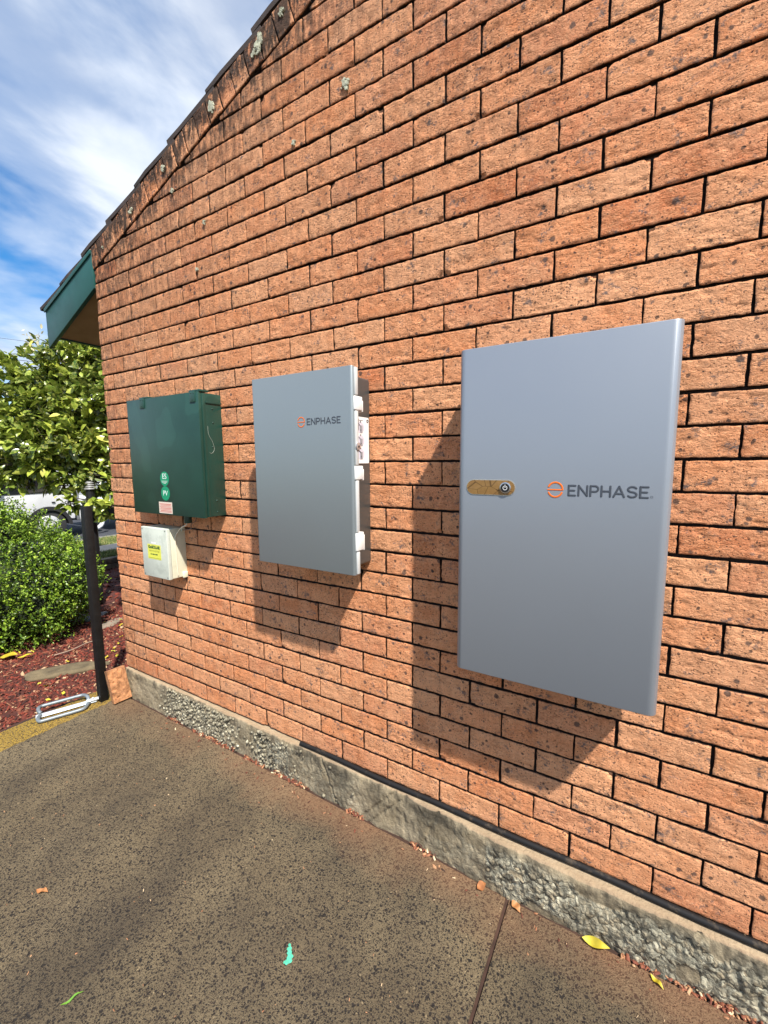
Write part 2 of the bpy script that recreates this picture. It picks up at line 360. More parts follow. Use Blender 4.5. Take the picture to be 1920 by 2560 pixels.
# ------------------------------------------------------------ the brick building
BX0 = -3.24; PZ = .0902; HALF = .12; SL = .3355; AX = 1.6
def zv(x):                                # underside of the raked verge course
    x = np.asarray(x, float); return np.where(x < AX, 2.527+SL*(x+3.205), 2.527+SL*(AX+3.205)-SL*(x-AX))
bld = thing('brick_building', (BX0, 0, -.2), 'orange brick building with a raked verge of bricks and a dark tiled eave', 'building')
def brick_patch(P0, ex, ez, ey, Lx, Hz, res, rnd, dirtf, top=None, seed=0, depth=.028):
    """relief grid for one brick face: ex along, ez up, ey inward"""
    nx = max(3, int(Lx/res)); nz = max(2, int(Hz/res)); b = .0022
    us = np.concatenate([[0, 0], np.linspace(b, Lx-b, nx+1), [Lx, Lx]]); ws = np.concatenate([[0, 0], np.linspace(b, Hz-b, nz+1), [Hz, Hz]])
    U, Wz = np.meshgrid(us, ws, indexing='ij')
    sx = seed*1.37; k = 1.0
    n = fbm(U*75+sx, Wz*95+sx*2, seed, 3)-.5
    ch = np.clip((fbm(U*28+sx*3, Wz*46+sx, seed+5, 3)-.60)*9, 0, 1)
    Y = -n*.0024*k + ch*.0022*k + (.0005*(2*vn(U*9+sx, Wz*9, seed+9)-1))
    if (seed*7919) % 100 < 34:
        cu = 0 if seed % 2 else Lx; cw = 0 if (seed//2) % 2 else Hz; rr0 = .006+((seed*31) % 17)/17*.012
        dd = np.hypot((U-cu)*.8, Wz-cw)+.008*(vn(U*120+sx, Wz*120, seed+2)-.5)
        Y = Y+np.clip((rr0-dd)/.004, 0, 1)*.0075
    ring = (np.arange(len(us)) <= 1)[:, None] | (np.arange(len(us)) >= len(us)-2)[:, None] | (np.arange(len(ws)) <= 1)[None, :] | (np.arange(len(ws)) >= len(ws)-2)[None, :]
    Y = Y + np.where(ring, .0013, 0)
    out = np.zeros_like(ring); out[0, :] = out[-1, :] = True; out[:, 0] = out[:, -1] = True
    Y = np.where(out, depth, Y)
    # wandering arrises and rare broken corners
    eu = (vn(Wz*60+sx, U*2, seed+3)-.5)*.0026; ew = (vn(U*60+sx, Wz*2, seed+4)-.5)*.0024
    U2 = U+np.where(np.abs(U-Lx/2) > Lx/2-.006, eu, 0); W2 = Wz+np.where(np.abs(Wz-Hz/2) > Hz/2-.006, ew, 0)
    if top is not None:
        zt = top(P0[0]+U2)-P0[2]; W2 = W2*np.clip(zt/Hz, .02, 1)
    V = P0[None, None, :]+U2[..., None]*ex+W2[..., None]*ez+Y[..., None]*ey
    D = dirtf(V[..., 0], V[..., 2])
    ni, nj = U.shape; idx = np.arange(ni*nj).reshape(ni, nj)
    Fq = np.stack([idx[:-1, :-1], idx[1:, :-1], idx[1:, 1:], idx[:-1, 1:]], -1).reshape(-1, 4)
    return V.reshape(-1, 3), Fq, np.full(ni*nj, rnd), D.ravel()+10*out.ravel()
def merge(parts):
    V, Fs, r, d = [], [], [], []; o = 0
    for v, f, a, b in parts: V.append(v); Fs.append(f+o); r.append(a); d.append(b); o += len(v)
    return np.concatenate(V), np.concatenate(Fs), {'rnd': np.concatenate(r), 'dirt': np.concatenate(d)}
EX = np.array([1., 0, 0]); EY = np.array([0, 1., 0]); EZ = np.array([0, 0, 1.])
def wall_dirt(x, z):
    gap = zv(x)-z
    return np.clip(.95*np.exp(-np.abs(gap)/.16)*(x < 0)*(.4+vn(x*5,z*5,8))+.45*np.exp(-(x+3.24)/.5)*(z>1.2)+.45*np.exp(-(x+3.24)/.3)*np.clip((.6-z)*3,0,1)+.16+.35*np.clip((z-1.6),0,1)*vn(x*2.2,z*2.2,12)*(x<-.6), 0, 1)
parts = []; sd = 0
rr = np.random.default_rng(5)
for c in range(1, 50):
    z0 = (c-1)*PZ+.0046+rr.uniform(-.0012, .0012); z1 = c*PZ-.0046+rr.uniform(-.0015, .0012)
    if c == 1: z0 = .001
    ks = [-27] + [k for k in range(-26, 54) if (k % 2 == 0) == (c % 2 == 1)]
    for a, bb in zip(ks[:-1], ks[1:]):
        xa = a*HALF+(.0035 if a > -27 else 0)+rr.uniform(-.0015, .0015)+(rr.uniform(-.004, .006) if a == -27 else 0); xb = bb*HALF-.0035+rr.uniform(-.0015, .0015)
        top = zv
        lim = z0+.012+.009
        if zv(xa) < lim and xa < AX: xa = (lim-2.527)/SL-3.205
        if zv(xb) < lim and xb > AX: xb = AX+((2.527+SL*(AX+3.205))-lim)/SL
        if xb-xa < .02: continue
        vis = xb < .25 and z0 < 3.2
        dist = math.hypot((xa+xb)/2+.35, z0-1.35)+1.4
        res = .045 if not vis else (.0042 if dist < 2.3 else (.006 if dist < 3.0 else .009))
        sd += 1
        P0 = np.array([xa, rr.uniform(-.0012, .0012)*(1 if rr.random() > .08 else 2.5), z0])
        tf = (lambda x: zv(x)-.009) if float(min(zv(xa), zv(xb)))-.009 < z1 else None
        r_ = rr.random()**1.0
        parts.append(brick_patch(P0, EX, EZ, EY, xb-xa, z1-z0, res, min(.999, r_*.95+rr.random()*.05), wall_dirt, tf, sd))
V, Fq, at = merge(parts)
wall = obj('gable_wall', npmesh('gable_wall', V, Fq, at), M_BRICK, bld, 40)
# mortar bed behind the faces and the body of the wall
xs = [(BX0+.003, -.001), (6.42, -.001), (6.42, 2.5+.0), (AX, float(zv(AX))), (BX0+.003, float(zv(BX0))-.002)]
MB().prism(xs, 1, .0165, .24).build('mortar', M_MORTAR, bld, None)
# raked verge course
A = math.atan(SL); ct, st = math.cos(A), math.sin(A)
vp = []
def verge_dirt(x, z):
    g = z-zv(x); return np.clip(.75+1.3*g/.10+1.5*(vn(x*7, z*7, 3)-.5)*2, 0, 1.6)
for side in (0, 1):
    n = int((AX-BX0)/ct/.0911)
    for i in range(n):
        t0 = i*.0911; sd += 1
        w = .0911-.0055
        if side == 0:
            P0 = np.array([BX0+.004+t0*ct, -.004+rr.uniform(-.002, .002), float(zv(BX0))+.004+t0*st+rr.uniform(-.002, .002)])
            e1 = np.array([ct, 0, st]); e2 = np.array([-st, 0, ct])
        else:
            P0 = np.array([2*AX-BX0-.004-(t0+w)*ct, -.004, float(zv(BX0))+.004+(t0+w)*st]); e1 = np.array([ct, 0, -st]); e2 = np.array([st, 0, ct])
        hgt = .118+rr.uniform(-.003, .002)
        vp.append(brick_patch(P0, e1, e2, EY, w, hgt, .006 if (side == 0 and P0[0] < -1) else .03, rr.random(), verge_dirt, None, sd, depth=.03))
V, Fq, at = merge(vp)
obj('verge_course', npmesh('verge_course', V, Fq, at), M_BRICK, bld, 60)
h0 = float(zv(BX0))
# pointing behind the verge bricks
vb = MB()
vb.prism([(BX0+.002, h0), (AX, float(zv(AX))), (AX, float(zv(AX))+.135), (BX0+.002-.03, h0+.118)], 1, .008, .11)
vb.prism([(2*AX-BX0-.002, h0), (AX+.001, float(zv(AX))), (AX+.001, float(zv(AX))+.135), (2*AX-BX0-.002+.03, h0+.118)], 1, .008, .11)
vb.build('verge_mortar', M_MORTAR, bld, None)
# roof tiles: overlapping courses running back over the building, both slopes
rf = []
def roof_side(sgn):
    g = .325; s0 = -(.707)/ct; s1 = (AX-BX0)/ct; n = int((s1-s0)/g)+1
    for i in range(n):
        a = s0+i*g; b_ = min(a+g+.05, s1)
        ys = np.concatenate([np.linspace(.0, .02, 3), np.linspace(.06, 9.0, 180)])
        prof = .010*np.cos(ys*2*math.pi/.33)-.007
        e = rr.uniform(-.004, .004)
        for kk, (s_, lift) in enumerate(((a, .030+e), (b_, .004+e))):
            pass
        V = []
        for s_, lift, thk in ((a, .026+e, .022), (a+.3*(b_-a), .022+e, .022), (b_, .0, .024)):
            for up_ in (0, 1):
                h = .112+lift+(thk if up_ else 0)
                X = BX0+s_*ct-h*st; Z = h0+s_*st+h*ct
                jit = .004*np.sin(s_*31+ys*5)
                V.append(np.stack([np.full_like(ys, X) if sgn > 0 else np.full_like(ys, 2*AX-X), ys, Z+(prof+jit if True else 0)+0*ys], 1))
        V = np.array(V)  # 6 x ny x 3
        ny = len(ys); idx = np.arange(6*ny).reshape(6, ny); Q = []
        for r0, r1 in ((0, 2), (2, 4), (1, 3), (3, 5), (0, 1), (4, 5)):
            Q.append(np.stack([idx[r0, :-1], idx[r1, :-1], idx[r1, 1:], idx[r0, 1:]], -1))
        Q = np.concatenate(Q+[np.array([[idx[0, 0], idx[2, 0], idx[3, 0], idx[1, 0]], [idx[2, 0], idx[4, 0], idx[5, 0], idx[3, 0]]])])
        rf.append((V.reshape(-1, 3), Q, np.zeros(6*ny), np.zeros(6*ny)))
roof_side(1); roof_side(-1)
V, Fq, at = merge(rf)
roof = obj('tiled_roof', npmesh('tiled_roof', V, Fq, at), M_ROOF, bld, 40)
# eave: barge board, fascia, raked soffit
bb = MB(); bb.prism([(-3.90, 2.150), (-3.242, 2.412), (-3.242, 2.628), (-3.90, 2.412)], 1, -.008, .016, .002)
barge = bb.build('barge_board', M_GREEN_TRIM, bld, 30)
bb = MB(); bb.prism([(-3.905, 2.385), (-3.242, 2.606), (-3.242, 2.630), (-3.905, 2.410)], 1, -.016, -.0085, .002)
bb.build('barge_capping', M_GREEN_TRIM, bld, 30)
box('fascia', -3.905, -3.885, .018, 9, 2.225, 2.40, M_GREEN_TRIM, bld, .002)
MB().prism([(-3.884, 2.235), (-3.243, 2.435), (-3.243, 2.455), (-3.884, 2.255)], 1, .018, 9).build('soffit', M_SOFFIT, bld, None)
# side wall running back
def side_brick():
    m, t, b = newmat('side_brickwork')
    p = N(t, 'ShaderNodeNewGeometry').outputs['Position']
    s = N(t, 'ShaderNodeSeparateXYZ'); L(t, p, s.inputs[0]); cb = N(t, 'ShaderNodeCombineXYZ')
    L(t, s.outputs['Y'], cb.inputs[0]); L(t, s.outputs['Z'], cb.inputs[1])
    bt = N(t, 'ShaderNodeTexBrick', i_Scale=1.0, i_Mortar_Size=.0045, i_Brick_Width=.24, i_Row_Height=PZ, i_Color1=(.5, .2, .09, 1), i_Color2=(.58, .26, .13, 1), i_Mortar=(.04, .03, .02, 1))
    L(t, cb.outputs[0], bt.inputs['Vector']); L(t, bt.outputs['Color'], b.inputs['Base Color']); b.inputs['Roughness'].default_value = .9
    bp = N(t, 'ShaderNodeBump', i_Strength=.6, i_Distance=.008, invert=True); L(t, bt.outputs['Fac'], bp.inputs['Height']); L(t, bp.outputs[0], b.inputs['Normal'])
    return m
M_SIDE = side_brick()
MB().box(BX0+.0035, BX0+.2, .241, 9, -.2, 2.5).box(6.2, 6.419, .241, 9, -.2, 2.45).box(BX0+.201, 6.199, 8.8, 9, -.2, 2.4).build('side_wall', M_SIDE, bld, None)
# concrete footing with a ledge under the first course
nx, nz = 760, 26
xs = np.linspace(-3.235, 6.0, nx) if False else np.concatenate([np.linspace(-3.215, .4, 900), np.linspace(.45, 6.4, 60)])
prof = [(.02, -.0085)] + [(-.0+-.005*k, -.0085) for k in range(0, 9)] + [(-.046, -.0125), (-.049, -.019)] + [(-.050, z) for z in np.linspace(-.027, -.26, 26)]
P = np.array(prof); X, K = np.meshgrid(xs, np.arange(len(P)), indexing='ij')
Yb = P[K, 0]; Zb = P[K, 1]
pebf = np.clip((fbm(xs*1.9+3.3, xs*0+.5, 21, 2)-.44)*7, 0, 1); pebf = np.maximum(pebf, np.clip(1-np.abs(xs+2.45)/.42, 0, 1)*1.5).clip(0, 1); pebf *= np.clip((xs+3.12)*12, 0, 1); pebf = np.where((xs > -1.75) & (xs < -.75), pebf*.35, pebf); pebf = np.where(xs > -.35, np.maximum(pebf, .8), pebf)
PB = pebf[:, None]*np.clip((-.02-Zb)/.03, 0, 1)*(vn(X*14, Zb*20, 4) > .28)
rough_ = (fbm(X*60, Zb*60, 31, 4)-.5)*.010 + (fbm(X*9, Zb*14, 33, 3)-.5)*.016
cell = (fbm(X*95, Zb*95, 35, 2)-.5)*.012*PB
Yf = Yb+np.where(K > 9, rough_+cell, (fbm(X*40, Yb*40, 37, 3)-.5)*.004)
lw = .010*(fbm(X*3, X*0, 41, 3)-.5)+np.interp(X, [-3.24, -2.2, -1.12, -.74, 6], [.036, .027, .016, -.004, -.004])*np.clip((K-1)/8.0, 0, 1); Yf = Yf+np.where(K > 1, lw-.002, 0)
Zf = Zb+np.where(K <= 9, (fbm(X*50, Yb*50, 39, 3)-.5)*.0025-.001, 0)
# diagonal form cracks
for (cxx, sl_) in ((-1.98, .6), (-1.50, -.5), (-1.22, .9), (-1.17, .9), (-.98, .4), (-.18, .7)):
    dl = np.abs(X-cxx-(Zb+.1)*sl_); Yf = Yf+np.where(K > 9, .008*np.exp(-(dl/.006)**2), 0)
V = np.stack([X, Yf, Zf], -1).reshape(-1, 3); idx = np.arange(len(V)).reshape(X.shape)
Fq = np.stack([idx[:-1, :-1], idx[:-1, 1:], idx[1:, 1:], idx[1:, :-1]], -1).reshape(-1, 4)
dirt = np.clip(.35+(Zb > -.06)*.65*(K > 9)+.3*(xs[:, None] > -2.0), 0, 1)*(K > 8)
foot = obj('concrete_footing', npmesh('concrete_footing', V, Fq, {'peb': PB.ravel(), 'dirt': dirt.ravel()}), M_FOOT, bld, 180)
def ico():
    bm = bmesh.new(); bmesh.ops.create_icosphere(bm, subdivisions=2, radius=1); v = np.array([x.co[:] for x in bm.verts]); f = np.array([[q.index for q in p.verts] for p in bm.faces]); bm.free(); return v, f
def pebbles():
    g = np.random.default_rng(17); v0, f0 = ico(); n = 5200
    x = g.uniform(-3.05, .4, n); z = g.uniform(-.205, -.018, n)
    pr_ = np.interp(x, xs, pebf); pr_ = pr_*np.clip((-1.15-x)*4, 0, 1)*np.where(x > -1.9, .25, 1); ok = g.random(n) < pr_**1.5*(.35+.65*(vn(x*9, z*9, 4) > .35)); x, z = x[ok], z[ok]; n = len(x)
    r = g.uniform(.0045, .0095, n); q = v0[None]*(1+g.normal(0, .10, (n, len(v0), 1)))*r[:, None, None]*g.uniform(.7, 1.15, (n, 1, 3))
    V = q+np.stack([x, -.052+np.interp(x, [-3.24, -2.2, -1.12, -.74, 6], [.036, .027, .016, -.004, -.004])+g.uniform(-.004, .002, n), z], 1)[:, None, :]
    return V.reshape(-1, 3), (f0[None]+np.arange(n)[:, None, None]*len(v0)).reshape(-1, 3), np.repeat(g.random(n), len(v0))
def peb_mat():
    m, t, b = newmat('exposed_pebbles'); r = N(t, 'ShaderNodeAttribute', attribute_name='rnd').outputs['Fac']
    c = ramp(t, r, [(0, (.12, .10, .07)), (.4, (.28, .25, .17)), (.8, (.44, .40, .28)), (1, (.60, .56, .42))]); p = N(t, 'ShaderNodeNewGeometry').outputs['Position']
    c = mix(t, ramp(t, noise(t, p, 60, 5, .7), [(.40, 0), (.60, .85)]), c, (.09, .078, .055)); L(t, c, b.inputs['Base Color']); b.inputs['Roughness'].default_value = .9; return m
V, Fq, rn = pebbles(); obj('exposed_aggregate', npmesh('exposed_aggregate', V, Fq, {'rnd': rn}), peb_mat(), bld, 180)
endc = MB().box(-3.236, -3.2145, -.012, .25, -.26, -.009, .004).build('footing_end', M_FOOT, bld, 35)
# lichen blotches
def lichen(x, z, r, y=-.0085):
    bm = bmesh.new(); g = np.random.default_rng(int(abs(x*1000)))
    for k_ in range(22):
        a0 = g.uniform(0, 6.28); q0 = r*g.uniform(0, .75); px, pz = x+q0*.7*math.cos(a0)+.25*r*math.sin(3*a0), z+q0*math.sin(a0); rr_ = r*g.uniform(.10, .34); n = 11; yy = y-.0006-.00012*k_
        ring = []; ring2 = []; c = bm.verts.new((px, yy-.0006, pz))
        for i in range(n):
            a = 2*math.pi*i/n; q = rr_*g.uniform(.55, 1.3)
            ring.append(bm.verts.new((px+q*math.cos(a), yy, pz+q*math.sin(a)))); ring2.append(bm.verts.new((px+q*1.05*math.cos(a), y+.004, pz+q*1.05*math.sin(a))))
        for i in range(n):
            j = (i+1) % n; bm.faces.new((c, ring[j], ring[i])); bm.faces.new((ring[i], ring[j], ring2[j], ring2[i]))
    me = bpy.data.meshes.new('lichen_patch'); bm.to_mesh(me); bm.free(); return obj('lichen_patch', me, M_LICHEN, bld, 30)
for x, z, r, y in ((-1.80, 3.065, .036, -.009), (-1.785, 3.09, .026, -.009), (-1.66, 3.125, .018, -.009), (-2.10, 2.96, .036, -.009), (-2.49, 2.83, .022, -.009), (-2.80, 2.72, .020, -.009), (-3.11, 2.61, .009, -.009),
                (-1.36, 2.745, .026, -.0045), (-1.62, 2.64, .014, -.0045), (-2.20, 2.50, .013, -.0045), (-2.43, 2.71, .014, -.0045), (-2.27, 2.30, .014, -.0045)):
    lichen(x, z, r, y)
# ------------------------------------------------------------ ground, slab, bed, street
M_SOIL = plain('dark_garden_soil', (.045, .022, .014), .95, nscale=20, var=.4, bump=.006, bscale=60)
M_GRASSG = plain('mown_lawn', (.085, .13, .028), .95, nscale=14, var=.45, bump=.02, bscale=90, dirt=((.30, .27, .08), 9, .48, .75))
M_PATH = plain('pale_footpath_concrete', (.46, .40, .33), .9, nscale=6, var=.12)
M_ASPH = plain('bitumen_road', (.040, .044, .055), .85, nscale=50, var=.3, bump=.003)
gr = MB().box(-400, 400, -400, 400, -.60, -.50).build('ground', M_SOIL, None, None); tag(gr, 'bare soil under the whole place', None, kind='structure')
# slab in two pours with an open joint between them
sl = MB()
sl.prism([(-3.46, -9), (-.6705, -9), (-.6705, -.066), (-1.12, -.052), (-2.2, -.040), (-3.2, -.030), (-3.24, -.020), (-3.46, -.020)], 2, -.34, -.20, .004, 2).box(-.6585, 7, -9, -.066, -.34, -.20, .004, 2)
pav = sl.build('pavement', M_SLAB, None, 35); tag(pav, 'speckled exposed aggregate pavement with a straight dark joint', kind='structure')
so = MB().box(-3.5, 7, -9.2, .02, -.45, -.209).build('joint_soil', M_SOIL, None, None); tag(so, 'dark soil packed in the pavement joint and along the wall foot', kind='structure')
def bed_h(x, y):
    return -.222+.020*(fbm(np.asarray(x)*4.0, np.asarray(y)*4.0, 51, 3)-.5)*2+.05*np.clip((-4.2-np.asarray(x))*.4, 0, .35)
xs = np.linspace(-7.05, -3.46, 120); ys = np.linspace(-6, 12, 300)
X, Y = np.meshgrid(xs, ys, indexing='ij'); V = np.stack([X, Y, bed_h(X, Y)], -1).reshape(-1, 3); idx = np.arange(len(V)).reshape(X.shape)
Fq = np.stack([idx[:-1, :-1], idx[1:, :-1], idx[1:, 1:], idx[:-1, 1:]], -1).reshape(-1, 4)
xs2 = np.linspace(-3.459, -3.2, 14); ys2 = np.linspace(-.064, 12, 200)
X2, Y2 = np.meshgrid(xs2, ys2, indexing='ij'); V2 = np.stack([X2, Y2, bed_h(X2, Y2)], -1).reshape(-1, 3); idx2 = np.arange(len(V2)).reshape(X2.shape)+len(V)
Fq2 = np.stack([idx2[:-1, :-1], idx2[1:, :-1], idx2[1:, 1:], idx2[:-1, 1:]], -1).reshape(-1, 4)
M_BED = plain('red_mulch_base', (.07, .016, .009), .95, nscale=30, var=.5, bump=.008, bscale=70)
bed = obj('garden_bed', npmesh('garden_bed', np.concatenate([V, V2]), np.concatenate([Fq, Fq2])), M_BED, None, 180); tag(bed, 'red mulched garden bed beside the building', kind='structure')
# mulch chips
def chip_mat():
    m, t, b = newmat('red_bark_chips')
    r = N(t, 'ShaderNodeAttribute', attribute_name='rnd').outputs['Fac']
    c = ramp(t, r, [(0, (.02, .006, .004)), (.3, (.085, .016, .009)), (.7, (.19, .030, .014)), (.9, (.17, .06, .03)), (.96, (.34, .19, .10)), (1, (.5, .38, .22))])
    L(t, c, b.inputs['Base Color']); b.inputs['Roughness'].default_value = .85; return m
M_CHIP = chip_mat()
def scatter_chips(name, n, xr, yr, zf, size, mat, label, seed, keep=None, rndf=None):
    g = np.random.default_rng(seed); x = g.uniform(*xr, n); y = g.uniform(*yr, n)
    if keep is not None: k = keep(x, y); x, y = x[k], y[k]; n = len(x)
    z = zf(x, y); y = y+(np.interp(x, [-3.24, -2.2, -1.12, -.74, 6], [.036, .027, .014, 0, 0]) if yr == (-.071, -.046) else 0); a = g.uniform(0, 2*np.pi, n); Ls = g.uniform(.4, 1.6, n)*size; Ws = Ls*g.uniform(.25, .6, n); H = Ls*g.uniform(.12, .3, n)
    tilt = g.normal(0, .45, (n, 2)); base = np.array([[-1, -1, 0], [1, -.7, 0], [.8, 1, 0], [-.9, .6, 0], [-.7, -.6, 1], [.8, -.5, 1], [.6, .7, 1], [-.8, .4, 1]])
    v = base[None]*np.stack([Ls/2, Ws/2, H], 1)[:, None, :]*(1+g.normal(0, .15, (n, 8, 3)))
    v[..., 2] += v[..., 0]*tilt[:, None, 0]+v[..., 1]*tilt[:, None, 1]
    c, s_ = np.cos(a)[:, None], np.sin(a)[:, None]
    V = np.stack([v[..., 0]*c-v[..., 1]*s_+x[:, None], v[..., 0]*s_+v[..., 1]*c+y[:, None], v[..., 2]+z[:, None]+.002], -1).reshape(-1, 3)
    f = np.array([[0, 1, 5, 4], [1, 2, 6, 5], [2, 3, 7, 6], [3, 0, 4, 7], [4, 5, 6, 7]]); Fq = (f[None]+np.arange(n)[:, None, None]*8).reshape(-1, 4)
    r = g.random(n) if rndf is None else rndf(g, n)
    o = obj(name, npmesh(name, V, Fq, {'rnd': np.repeat(r, 8)}), mat, None, None); return tag(o, label, None, kind='stuff')
inbed = lambda x, y: (x < -3.462) | (y > -.05)
scatter_chips('bark_mulch', 17000, (-5.2, -3.25), (-.9, 1.3), bed_h, .022, M_CHIP, 'red bark mulch chips covering the garden bed', 3, inbed)
scatter_chips('bark_mulch', 6000, (-7.0, -3.25), (-1.5, 4.5), bed_h, .04, M_CHIP, 'coarse darker mulch chips at the back of the garden bed', 4, lambda x, y: inbed(x, y) & ((x < -5) | (y > 1.2)), lambda g, n: g.random(n)**1.6)
# street beyond
x0s = -7.14
lawn = MB().box(-7.72, x0s, -30, 60, -.3, -.065).box(-9.2, -8.28, -30, 60, -.3, -.075).build('lawn', M_GRASSG, None, None); tag(lawn, 'strips of grass either side of the footpath', kind='structure')
path = MB().box(-8.279, -7.721, -30, 60, -.3, -.060).build('footpath', M_PATH, None, None); tag(path, 'pale concrete footpath', kind='structure')
kerb = MB().box(-9.35, -9.2005, -30, 60, -.35, -.070, .01).build('kerb', plain('kerb_concrete', (.20, .19, .17), .9), None, 35); tag(kerb, 'concrete kerb of the street', kind='structure')
road = MB().box(-18, -9.3505, -60, 90, -.45, -.17).build('road', M_ASPH, None, None); tag(road, 'dark bitumen street', kind='structure')
nature = MB().box(-200, -18.01, -120, 200, -.5, -.10).build('far_ground', M_GRASSG, None, None); tag(nature, 'grass across the street', kind='structure')
def grass_blades(n, xr, yr, z, seed):
    g = np.random.default_rng(seed); x = g.uniform(*xr, n); y = g.uniform(*yr, n); h = g.uniform(.02, .055, n); a = g.uniform(0, 6.28, n); lx = g.normal(0, .02, n); ly = g.normal(0, .02, n); w = .004
    V = np.stack([np.stack([x-w*np.cos(a), y-w*np.sin(a), np.full(n, z)], 1), np.stack([x+w*np.cos(a), y+w*np.sin(a), np.full(n, z)], 1), np.stack([x+lx, y+ly, z+h], 1)], 1).reshape(-1, 3)
    return V, np.arange(3*n).reshape(-1, 3), np.repeat(g.random(n), 3)
def blade_mat():
    m, t, b = newmat('grass_blades')
    r = N(t, 'ShaderNodeAttribute', attribute_name='rnd').outputs['Fac']
    L(t, ramp(t, r, [(0, (.05, .10, .02)), (.5, (.11, .18, .04)), (.8, (.3, .28, .09)), (1, (.42, .36, .15))]), b.inputs['Base Color']); b.inputs['Roughness'].default_value = .7; return m
A1 = grass_blades(14000, (-7.7, -7.18), (.5, 4), -.066, 1); A2 = grass_blades(14000, (-9.18, -8.3), (1.0, 5), -.076, 2)
gb = obj('grass', npmesh('grass', np.concatenate([A1[0], A2[0]]), np.concatenate([A1[1], A2[1]+len(A1[0])]), {'rnd': np.concatenate([A1[2], A2[2]])}), blade_mat(), None, None); tag(gb, 'short green and straw coloured grass beside the footpath', kind='stuff')
# low sleeper edge of the bed
M_SLEEP = plain('weathered_timber_sleeper', (.17, .14, .10), .9, nscale=10, var=.35, bump=.004, dirt=((.05, .045, .035), 3, .45, .8))
se = thing('garden_edging', (-7.1, 1.5, -.2), 'low weathered sleeper edging between garden bed and lawn', 'edging')
for y0 in (-4.1, -1.7, .7, 3.1):
    box('sleeper', -7.14, -7.06, y0, y0+2.385, -.24, -.135, M_SLEEP, se, .008)
    box('cap_sleeper', -7.18, -7.055, y0+.3, y0+2.68, -.133, -.055, M_SLEEP, se, .008)

# ------------------------------------------------------------ large battery cabinet
M_SILV = None
def silver(name, col, rough, metal):
    m, t, b = newmat(name)
    p = N(t, 'ShaderNodeNewGeometry').outputs['Position']
    g = noise(t, p, 900, 2, .6)
    c = mix(t, g, tuple(c*.82 for c in col), tuple(min(1, c*1.15) for c in col)); L(t, c, b.inputs['Base Color'])
    b.inputs['Metallic'].default_value = metal
    L(t, math_(t, 'ADD', math_(t, 'MULTIPLY', noise(t, p, 5, 4), .10), rough-.05), b.inputs['Roughness'])
    bp = N(t, 'ShaderNodeBump', i_Strength=.25, i_Distance=.0004); L(t, noise(t, p, 500, 2), bp.inputs['Height']); L(t, bp.outputs[0], b.inputs['Normal'])
    return m
M_SILV = silver('silver_powder_coat', (.285, .315, .355), .41, .42)
M_SILV2 = silver('silver_grey_door', (.26, .30, .315), .42, .42)
M_BLACK = plain('black_plastic', (.012, .012, .013), .4)
M_DKGREY = plain('dark_grey_plastic', (.055, .058, .057), .4, coat=.15, spec=.6)
M_LETTER = plain('slate_lettering', (.055, .065, .082), .5, var=.02)
M_ORANGE = plain('orange_print', (.78, .16, .012), .5, var=.02)
M_LGREY = plain('light_grey_gasket', (.56, .57, .56), .4, var=.06)
M_WHITE = plain('white_plastic', (.80, .80, .78), .35, var=.05, nscale=20)
def rprof(x0, x1, yf, yb, r, n=8):
    """plan outline with the two front corners rounded"""
    P = [(x1, yb)] + [(x1-r+r*math.cos(a), yf+r-r*math.sin(a)) for a in [math.pi/2*i/n for i in range(n+1)]]
    P += [(x0+r-r*math.sin(a), yf+r-r*math.cos(a)) for a in [math.pi/2*i/n for i in range(n+1)]] + [(x0, yb)]
    return P
bat = thing('battery_cabinet', (-.548, 0, .682), 'largest silver cabinet, with an orange emblem and a gold window holding the power button', 'cabinet')
X0, X1, YF, ZB, ZT = -.826, -.271, -.19, .684, 1.682
MB().prism(rprof(X0, X1, YF, -.052, .022), 2, ZB, ZT, .0025, 2).build('front_cover', M_SILV, bat, 50)
MB().box(X0+.03, X1-.03, -.051, -.012, ZB+.02, ZT-.03, .003).build('rear_casing', M_DKGREY, bat)
for z_ in (ZB+.15, ZT-.2): MB().box(X0+.10, X1-.10, -.0115, .002, z_, z_+.06, .002).build('wall_bracket', M_DKGREY, bat)
def stroke(mb, pts, r, y, n=8):
    path = [(x, y, z) for x, z in pts]
    P = [Vector(p) for p in path]
    mb.tube(P, r, n, flat=(1, .18))
    for q in (P[0], P[-1]): mb.ball(q, r*1.0, (1, .18, 1), 6)
def letter_paths(ch, x, z, w, h):
    if ch == 'E': return [[(x+w, z+h), (x, z+h), (x, z), (x+w, z)], [(x, z+h/2), (x+w*.86, z+h/2)]]
    if ch == 'N': return [[(x, z), (x, z+h), (x+w, z), (x+w, z+h)]]
    if ch == 'P': return [[(x, z), (x, z+h), (x+w*.55, z+h)]+arc(x+w*.6, z+h*.72, h*.28, 90, -90, 8)+[(x, z+h*.44)]]
    if ch == 'H': return [[(x, z), (x, z+h)], [(x+w, z), (x+w, z+h)], [(x, z+h/2), (x+w, z+h/2)]]
    if ch == 'A': return [[(x, z), (x+w/2, z+h), (x+w, z)], [(x+w*.2, z+h*.30), (x+w*.8, z+h*.30)]]
    if ch == 'S':
        r = h/4; cx = x+w/2; k = w/2
        top = [(cx+k*math.cos(R(a)), z+3*r+r*math.sin(R(a))) for a in range(30, 271, 20)]
        bot = [(cx+k*math.cos(R(a)), z+r+r*math.sin(R(a))) for a in range(70, -151, -20)]
        return [top+bot]
